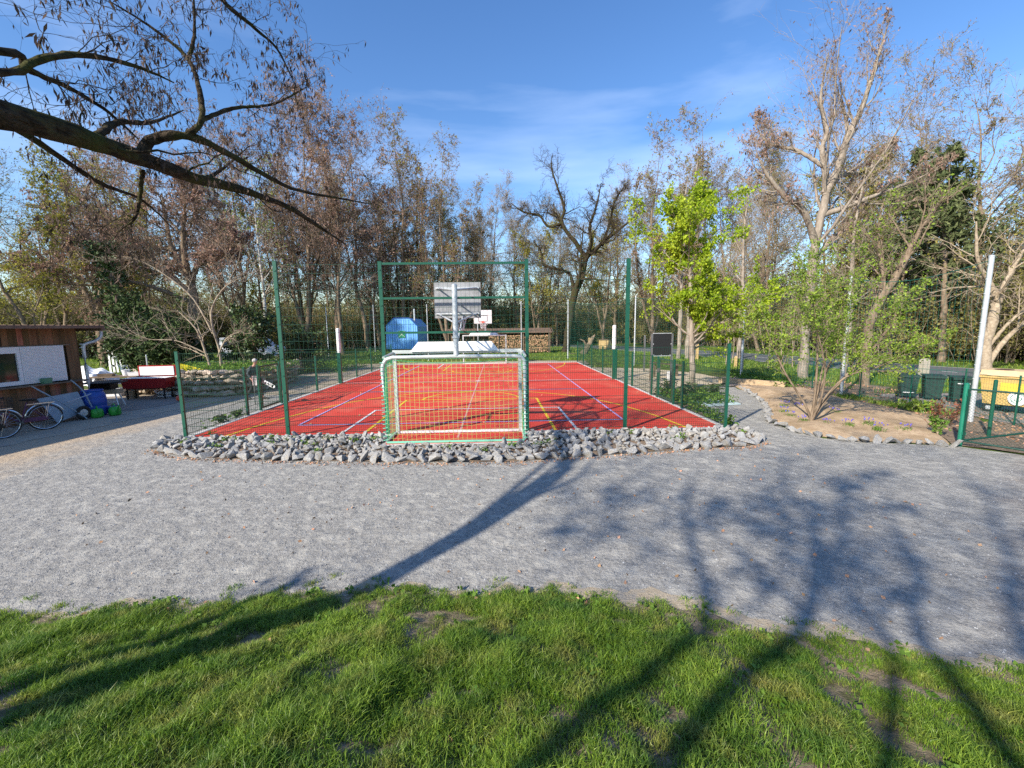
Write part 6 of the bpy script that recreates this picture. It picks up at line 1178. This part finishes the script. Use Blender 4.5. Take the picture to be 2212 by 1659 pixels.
def wheelie(x, y, rz, label, handle_bar):
    t = thing('waste_bin', (x, y, 0), label, 'bin', 'dark green bins behind the low wire fence', rz)
    g = MB(); v = [(-.20, -.20, .08), (.20, -.20, .08), (.20, .18, .08), (-.20, .18, .08), (-.25, -.27, .92), (.25, -.27, .92), (.25, .22, .92), (-.25, .22, .92)]
    g.add(v, [(3, 2, 1, 0), (0, 1, 5, 4), (1, 2, 6, 5), (2, 3, 7, 6), (3, 0, 4, 7), (4, 5, 6, 7)]); g.build('body', M['bin'], t)
    g = MB(); g.prism([(-.275, -.31, .925), (.275, -.31, .925), (.275, .27, .96), (-.275, .27, .96)], (0, 0, .04)); g.box((0, .30, .97), (.5, .05, .04)); g.box((0, -.305, .91), (.54, .02, .06)); g.build('lid', M['bin'], t)
    for sx in (-.23, .23): g = MB(); g.lathe((sx - .02, .17, .10), [(.10, 0), (.10, .04)], 16, axis='x'); g.build('wheel', M['blackrub'], t)
    g = MB()
    if handle_bar == 1: g.box((0, -.262, .74), (.3, .008, .03))
    if handle_bar == 0: g.box((.0, -.222, .24), (.3, .008, .03))
    if handle_bar == 2: g.box((0, -.255, .70), (.28, .008, .006))
    g.build('strip', M['white'] if handle_bar < 2 else M['bin'], t)
    return t
q = -.55
wheelie(13.85, 14.0, q, 'dark green bin with a white strip low down, leftmost of three', 0).scale = (.95, .95, .80); wheelie(14.25, 13.55, q, 'dark green bin without white strip, middle of three', 2).scale = (.95, .95, .82); wheelie(14.6, 13.0, q, 'dark green bin with a white strip near the top, rightmost of three', 1).scale = (.95, .95, .82)
# yellow wheeled container
t = thing('waste_container', (14.55, 11.05, 0), 'large yellow wheeled waste container with round openings in its tan lid', 'container', rz=-1.12)
Lc, Dc = 1.9, 1.05
g = MB(); g.add([(-Lc / 2 + .08, -Dc / 2 + .1, .22), (Lc / 2 - .08, -Dc / 2 + .1, .22), (Lc / 2 - .08, Dc / 2 - .1, .22), (-Lc / 2 + .08, Dc / 2 - .1, .22), (-Lc / 2, -Dc / 2, .98), (Lc / 2, -Dc / 2, .98), (Lc / 2, Dc / 2, .98), (-Lc / 2, Dc / 2, .98)], [(3, 2, 1, 0), (0, 1, 5, 4), (1, 2, 6, 5), (2, 3, 7, 6), (3, 0, 4, 7), (4, 5, 6, 7)])
g.box((0, 0, .99), (Lc + .06, Dc + .06, .05)); g.build('body', M['skip'], t)
g = MB(); g.prism([(-Lc / 2 - .02, -Dc / 2 - .02, 1.03), (-Lc / 2 - .02, Dc / 2 + .02, 1.03), (-Lc / 2 - .02, Dc / 2 - .12, 1.17), (-Lc / 2 - .02, -Dc / 2 + .12, 1.17)], (Lc + .04, 0, 0)); ld = g.build('lid', M['skiplid'], t)
for sx in (-.62, 0, .62): g = MB(); g.lathe((sx, -.05, 1.172), [(.19, 0), (.19, .01)], 22); g.build('opening', mat('opening_dark', (.05, .018, .012), .8) if sx < 0 else M['black'], ld)
def roundel(mb, c, R_): mb.lathe(c, [(R_, 0), (R_, -.006)], 26, axis='y')
g = MB(); g.box((-.28, -Dc / 2 + .012, .72), (.52, .012, .26), R=Euler((.13, 0, 0)).to_matrix()); g.build('label', mat('label_yellow', (.66, .52, .06), .6), t)
g = MB(); g.lathe((-.20, -Dc / 2 + .075, .44), [(.19, 0), (.19, -.03)], 26, axis='y'); lg = g.build('roundel', M['white'], t)
g = MB(); g.ring((-.20, -Dc / 2 + .04, .44), .13, .008, 'y', 24, 4, a0=.6, a1=4.6); g.ring((-.20, -Dc / 2 + .04, .44), .07, .008, 'y', 18, 4, a0=3.4, a1=6.8); g.build('emblem', mat('emblem_grey_green', (.14, .32, .26), .6), lg)
for sx in (-.75, .75):
    for sy in (-.38, .38): g = MB(); g.lathe((sx, sy - .03, .11), [(.11, 0), (.11, .06)], 18, axis='y'); w = g.build('wheel', M['blackrub'], t); g = MB(); g.lathe((sx, sy - .035, .11), [(.06, 0), (.06, .07)], 14, axis='y'); g.build('rim', M['galv'], w)
g = MB(); g.box((0, 0, .205), (Lc - .3, Dc - .3, .03)); g.build('chassis', M['black'], t)
g = MB(); v = [(-.14, -.12), (.14, -.12), (.14, .12), (-.14, .12)]; g.prism([(a, b_, -.05) for a, b_ in v], (0, 0, .85)); g.add([(-.14, -.12, .8), (.14, -.12, .8), (.14, .12, .8), (-.14, .12, .8), (-.08, -.07, .88), (.08, -.07, .88), (.08, .07, .88), (-.08, .07, .88)], [(0, 1, 5, 4), (1, 2, 6, 5), (2, 3, 7, 6), (3, 0, 4, 7), (4, 5, 6, 7)]); o = g.build('concrete_post', M['concpost'], None, loc=(19.4, 18.9, 0)); tag(o, 'short rough concrete post between the bins and the road', 'post')
t = thing('marker_post', (19.6, 14.9, 0), 'white topped black marker post behind the yellow container', 'marker post'); g = MB(); g.box((0, 0, .36), (.16, .12, .78)); g.build('shaft', M['black'], t); g = MB(); g.box((0, 0, .93), (.20, .15, .34)); g.build('cap', M['white'], t)
for (x, y, h_, w_, lb) in ((12.14, 57.2, .95, .3, 'small pale wooden post by the far road bend'), (14.67, 31.3, 1.1, .14, 'pale squared wooden post on the verge behind the maple'), (14.06, 25.0, .62, .12, 'short pale wooden post by the net pole left of the shrub')):
    g = MB(); g.box((0, 0, h_ / 2 - .05), (w_, w_, h_ + .1)); g.add([(-w_ / 2, -w_ / 2, h_), (w_ / 2, -w_ / 2, h_), (w_ / 2, w_ / 2, h_), (-w_ / 2, w_ / 2, h_), (0, 0, h_ + .06)], [(0, 1, 4), (1, 2, 4), (2, 3, 4), (3, 0, 4)]); o = g.build('wooden_post', M['yellowwood'], None, loc=(x, y, 0)); tag(o, lb, 'post')
t = thing('bee_box', (11.8, 47.5, 0), 'pale yellow wooden cabinet on the lawn beyond the court', 'cabinet'); g = MB(); g.box((0, 0, .5), (1.2, .6, 1.0)); g.build('body', M['yellowwood'], t); g = MB(); g.box((0, 0, 1.04), (1.35, .75, .07)); g.build('roof', M['wooddk'], t); g = MB(); g.box((.1, -.31, .5), (.05, .02, .9)); g.build('door_edge', M['wooddk'], t)
t = thing('fallen_trunk', (7.6, 38.6, 0), 'short leaning brown tree stump on the lawn right of the oak', 'stump'); g = MB(); g.tube([(0, 0, -.05), (.5, 0, .7), (.9, 0, 1.5), (1.1, 0, 1.75)], [.34, .26, .16, .05], 9); g.build('trunk', M['bark'], t); g = MB(); g.tube([(.4, 0, .6), (.1, 0, 1.2), (-.3, 0, 1.4)], [.12, .08, .02], 7); g.build('branch', M['bark'], t)

# ------------------------------------------------------------------ person behind the left gate
def skinned(name, chains, mtl, parent, sub=1):
    verts = []; edges = []; rad = []; key = {}
    def vid(p, r_):
        k = tuple(round(c, 4) for c in p)
        if k not in key: key[k] = len(verts); verts.append(p); rad.append(r_)
        return key[k]
    for ch in chains:
        ids = [vid(p, r_) for p, r_ in ch]
        for a, b_ in zip(ids[:-1], ids[1:]): edges.append((a, b_))
    me = bpy.data.meshes.new(name); me.from_pydata(verts, edges, []); o = bpy.data.objects.new(name, me); COL.objects.link(o); o.parent = parent
    md = o.modifiers.new('skin', 'SKIN'); md.use_smooth_shade = True
    for i, r_ in enumerate(rad):
        rr_ = r_ if isinstance(r_, tuple) else (r_, r_); me.skin_vertices[0].data[i].radius = rr_
    me.skin_vertices[0].data[0].use_root = True
    s2 = o.modifiers.new('sub', 'SUBSURF'); s2.levels = sub; s2.render_levels = sub; me.materials.append(mtl); return o
t = thing('person', (-9.05, 15.95, -.012), 'grey-haired person in dark jacket and trousers walking to the right behind the left court gate, carrying a pink striped bag', 'person', rz=math.radians(-12))
t['label'] = 'grey-haired person in dark clothes walking right behind the left court gate'
t.scale = (.87,) * 3
pel = ((0, 0, .93), (.12, .15)); sp1 = ((.0, 0, 1.08), (.11, .14)); sp2 = ((.05, 0, 1.28), (.12, .17)); nk = ((.12, 0, 1.44), .055); nk2 = ((.15, 0, 1.50), .055); hd = ((.18, 0, 1.60), (.085, .075)); hd2 = ((.17, 0, 1.69), (.075, .07))
legL = [pel, ((.02, .10, .86), .085), ((.20, .11, .50), .058), ((.33, .11, .11), .038), ((.36, .11, .05), .036), ((.50, .11, .03), .03)]
legR = [pel, ((-.02, -.10, .86), .085), ((.02, -.11, .49), .058), ((-.26, -.11, .16), .038), ((-.28, -.11, .09), .036), ((-.16, -.11, .03), .03)]
def arm(s, el, wr):
    a = [sp2, ((.07, s * .17, 1.36), .055), (el, .042), (wr, .028)]
    d = np.array(wr) - np.array(el); d /= np.linalg.norm(d); palm = tuple(np.array(wr) + d * .06); a.append((palm, .026)); ch = [a]
    for k, (o_, l) in enumerate(((-.024, .065), (-.008, .075), (.008, .072), (.024, .058))):
        b0 = np.array(palm); p1 = b0 + d * .03 + np.array((o_, 0, 0)); p2 = p1 + d * l * .5 + np.array((.004, -s * .006, 0)); p3 = p2 + d * l * .4 + np.array((.008, -s * .016, 0)); ch.append([(palm, .026), (tuple(p1), .0095), (tuple(p2), .009), (tuple(p3), .0075)])
    b0 = np.array(wr) + d * .03; ch.append([(wr, .028), (tuple(b0 + np.array((.028, 0, 0))), .011), (tuple(b0 + np.array((.045, 0, 0)) + d * .04), .009)]); return ch
elL, wrL = (.0, .25, 1.10), (.14, .24, .90); elR, wrR = (-.02, -.25, 1.10), (.14, -.27, .90)
nose = [hd, ((.262, 0, 1.595), .016)]; ears = [[hd, ((.17, .085, 1.60), .014)], [hd, ((.17, -.085, 1.60), .014)]]
skinned('body', [[pel, sp1, sp2, nk, nk2, hd, hd2], legL, legR, nose] + ears + arm(1, elL, wrL) + arm(-1, elR, wrR), M['skin'], t)
J = lambda p, k: (p[0], tuple(c * k for c in p[1]) if isinstance(p[1], tuple) else p[1] * k)
skinned('jacket', [[((.0, 0, .90), (.15, .175)), ((.0, 0, 1.08), (.145, .175)), ((.05, 0, 1.28), (.15, .20)), ((.11, 0, 1.42), .075)], [((.05, 0, 1.28), (.15, .2)), ((.07, .17, 1.36), .075), (elL, .06), ((.12, .24, .93), .045)], [((.05, 0, 1.28), (.15, .2)), ((.07, -.17, 1.36), .075), (elR, .06), ((.12, -.266, .93), .045)]], M['jacket'], t)
skinned('trousers', [[((0, 0, .95), (.135, .16)), ((.02, .10, .84), .10), ((.20, .11, .50), .075), ((.325, .11, .13), .058)], [((0, 0, .95), (.135, .16)), ((-.02, -.10, .84), .10), ((.02, -.11, .49), .075), ((-.25, -.11, .18), .058)]], M['trouser'], t)
for (x, y_, z) in ((.36, .11, .04), (-.26, -.11, .055)):
    g = MB(); g.add([(x - .07, y_ - .045, -.0 + z - .04), (x + .19, y_ - .045, z - .04), (x + .19, y_ + .045, z - .04), (x - .07, y_ + .045, z - .04), (x - .07, y_ - .04, z + .05), (x + .06, y_ - .04, z + .05), (x + .18, y_ - .035, z), (x + .18, y_ + .035, z), (x + .06, y_ + .04, z + .05), (x - .07, y_ + .04, z + .05)], [(3, 2, 1, 0), (0, 1, 6, 5, 4), (1, 2, 7, 6), (2, 3, 9, 8, 7), (3, 0, 4, 9), (4, 5, 8, 9), (5, 6, 7, 8)]); g.build('shoe', M['black'], t)
g = MB(); g.lathe((.155, 0, 1.59), [(.094, 0), (.098, .05), (.085, .10), (.05, .135), (.01, .145)], 16); hv = g.build('hair', M['hair'], t, smooth=True)
for s_ in (-1, 1): g = MB(); g.lathe((.247, s_ * .03, 1.62), [(.004, -.008), (.010, 0), (.004, .008)], 8); g.build('eye', M['black'], t)
t = thing('bag', (-8.80, 15.66, .52), 'pink and white striped bag held at the side of the person', 'bag', rz=math.radians(-12))
g = MB(); g.prism([(-.10, -.04, 0), (.10, -.04, 0), (.11, -.03, .36), (-.11, -.03, .36)], (0, .08, 0)); g.build('body', M['stripe'], t)
g = MB(); 
for k in range(4): g.box((-.07 + k * .047, -.046, .18), (.018, .006, .34), R=Euler((-.028, 0, 0)).to_matrix())
g.build('stripes', M['white'], t)
tube_obj('handle', smooth_path([(-.06, 0, .36), (-.03, 0, .40), (.03, 0, .40), (.06, 0, .36)], 10), .006, M['black'], t)
t = thing('paddle_sign', (-8.0, 14.7, 0), 'white rounded plate on a slanting dark arm between the person and the left gate post', 'sign')
g = MB(); g.tube([(-.35, 0, 0), (-.32, 0, .55), (-.30, 0, .98)], .02, 8); g.tube([(-.30, 0, .98), (.0, 0, .80)], .022, 8); g.build('arm', M['steelgrey'], t)
g = MB(); R_ = Euler((0, math.radians(30), 0)).to_matrix(); g.box((.17, -.0, .70), (.34, .02, .12), R=R_); g.lathe((.315, .01, .617), [(.06, 0), (.06, -.02)], 18, axis='y'); g.build('plate', M['white'], t)
g = MB(); g.box((.16, -.012, .705), (.07, .006, .045), R=R_); g.box((.07, -.012, .757), (.04, .006, .03), R=R_); g.build('marking', M['black'], t)
